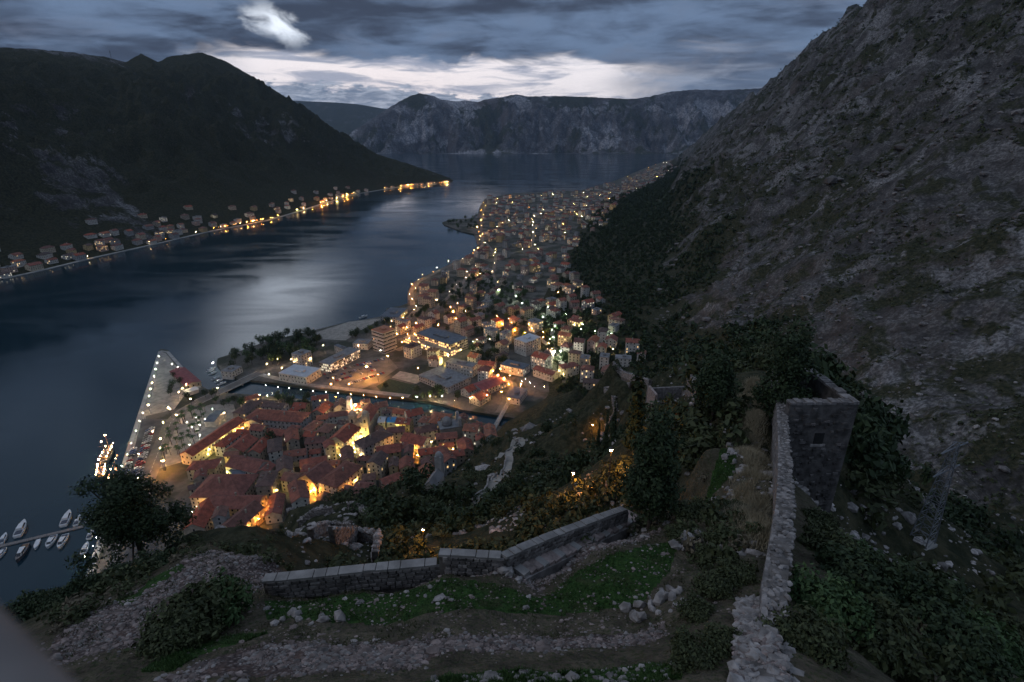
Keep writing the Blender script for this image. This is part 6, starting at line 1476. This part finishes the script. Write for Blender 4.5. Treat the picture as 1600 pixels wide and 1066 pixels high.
def car_mesh(c):
    mb = MB(); sec = [(-2.1, .45, .75), (-1.9, .42, .95), (-1.2, .4, 1.0), (-.8, .4, 1.42), (.45, .4, 1.42), (1.0, .4, .98), (1.9, .42, .85), (2.1, .45, .6)]; vs = []
    for x, z0, z1 in sec:
        w = .85; tw = .85 if z1 < 1.1 else .66; vs += [(x, -w, z0), (x, -tw, z1), (x, tw, z1), (x, w, z0)]
    n = len(sec); mb.add(vs, [(4 * i + k, 4 * i + 1 + k, 4 * i + 5 + k, 4 * i + 4 + k)[::-1] for i in range(n - 1) for k in range(3)] + [(0, 1, 2, 3), (4 * n - 1, 4 * n - 2, 4 * n - 3, 4 * n - 4)])
    for s in (-1, 1): mb.add([(-1.05, s * .80, 1.02), (.85, s * .80, 1.02), (.4, s * .70, 1.36), (-.75, s * .70, 1.36)], [(0, 1, 2, 3)], 1)
    mb.add([(.52, -.62, 1.38), (.52, .62, 1.38), (.99, .74, 1.02), (.99, -.74, 1.02)], [(0, 1, 2, 3)], 1); mb.add([(-.86, -.62, 1.38), (-.86, .62, 1.38), (-1.2, .74, 1.03), (-1.2, -.74, 1.03)], [(3, 2, 1, 0)], 1)
    for x in (-1.3, 1.3):
        for s in (-1, 1): mb.tube((x, s * .6, .32), (x, s * .88, .32), .32, .32, 8, 2)
    return mb.mesh('car', [plain('car_' + c[0], c[1], .3, .05, 1, spec=.5), M['glass_dark'], M['rubber']])
CARS = [(c, car_mesh(c)) for c in (('white', (.62, .62, .62)), ('silver', (.38, .39, .41)), ('black', (.025, .025, .028)), ('red', (.30, .03, .025)), ('blue', (.05, .09, .2)), ('grey', (.14, .145, .15)))]
def cars(a, b_, n, side, place, group, drop=.15):
    a = P(*a, PL)[:2]; b_ = P(*b_, PL)[:2]; ang = math.atan2(b_[1] - a[1], b_[0] - a[0])
    for i in range(n):
        if rs.random() < drop: continue
        q = a + (b_ - a) * (i + .5) / n; c, me_ = rs.choice(CARS); o = link('parked_car', me_); o.location = (q[0], q[1], PL + .05); o.rotation_euler = (0, 0, ang + math.pi / 2 * (1 if side else 0) + rs.uniform(-.06, .06)); tag(o, f'{c[0]} car parked {place}', 'car', group)
cars((240, 662), (212, 762), 26, 1, 'in the row beside the harbour road', 'cars parked along the harbour'); cars((210, 700), (186, 775), 18, 1, 'in the row beside the quay lamps', 'cars parked along the harbour'); cars((234, 668), (206, 765), 22, 1, 'in the middle row of the harbour car park', 'cars parked along the harbour')
for i, (a, b_) in enumerate([((505, 586), (575, 566)), ((510, 592), (585, 572)), ((520, 597), (595, 576)), ((540, 602), (600, 583)), ((560, 572), (600, 561))]): cars(a, b_, 18, 1, 'in the orange lit car park beyond the river', 'cars in the orange lit car park', .3)

# ================================================================== HAZE
mb = MB(); mb.box(-16000, 16000, -900, 17500, -12, 1500)
hm = bpy.data.materials.new('haze'); hm.use_nodes = True; nt = hm.node_tree; nt.nodes.clear(); out = nt.nodes.new('ShaderNodeOutputMaterial'); pv = nt.nodes.new('ShaderNodeVolumePrincipled')
pv.inputs['Color'].default_value = (.55, .74, 1.0, 1); pv.inputs['Density'].default_value = 2.2e-5; pv.inputs['Anisotropy'].default_value = .2; nt.links.new(pv.outputs[0], out.inputs['Volume'])
tag(mb.build('haze', hm), kind='stuff')
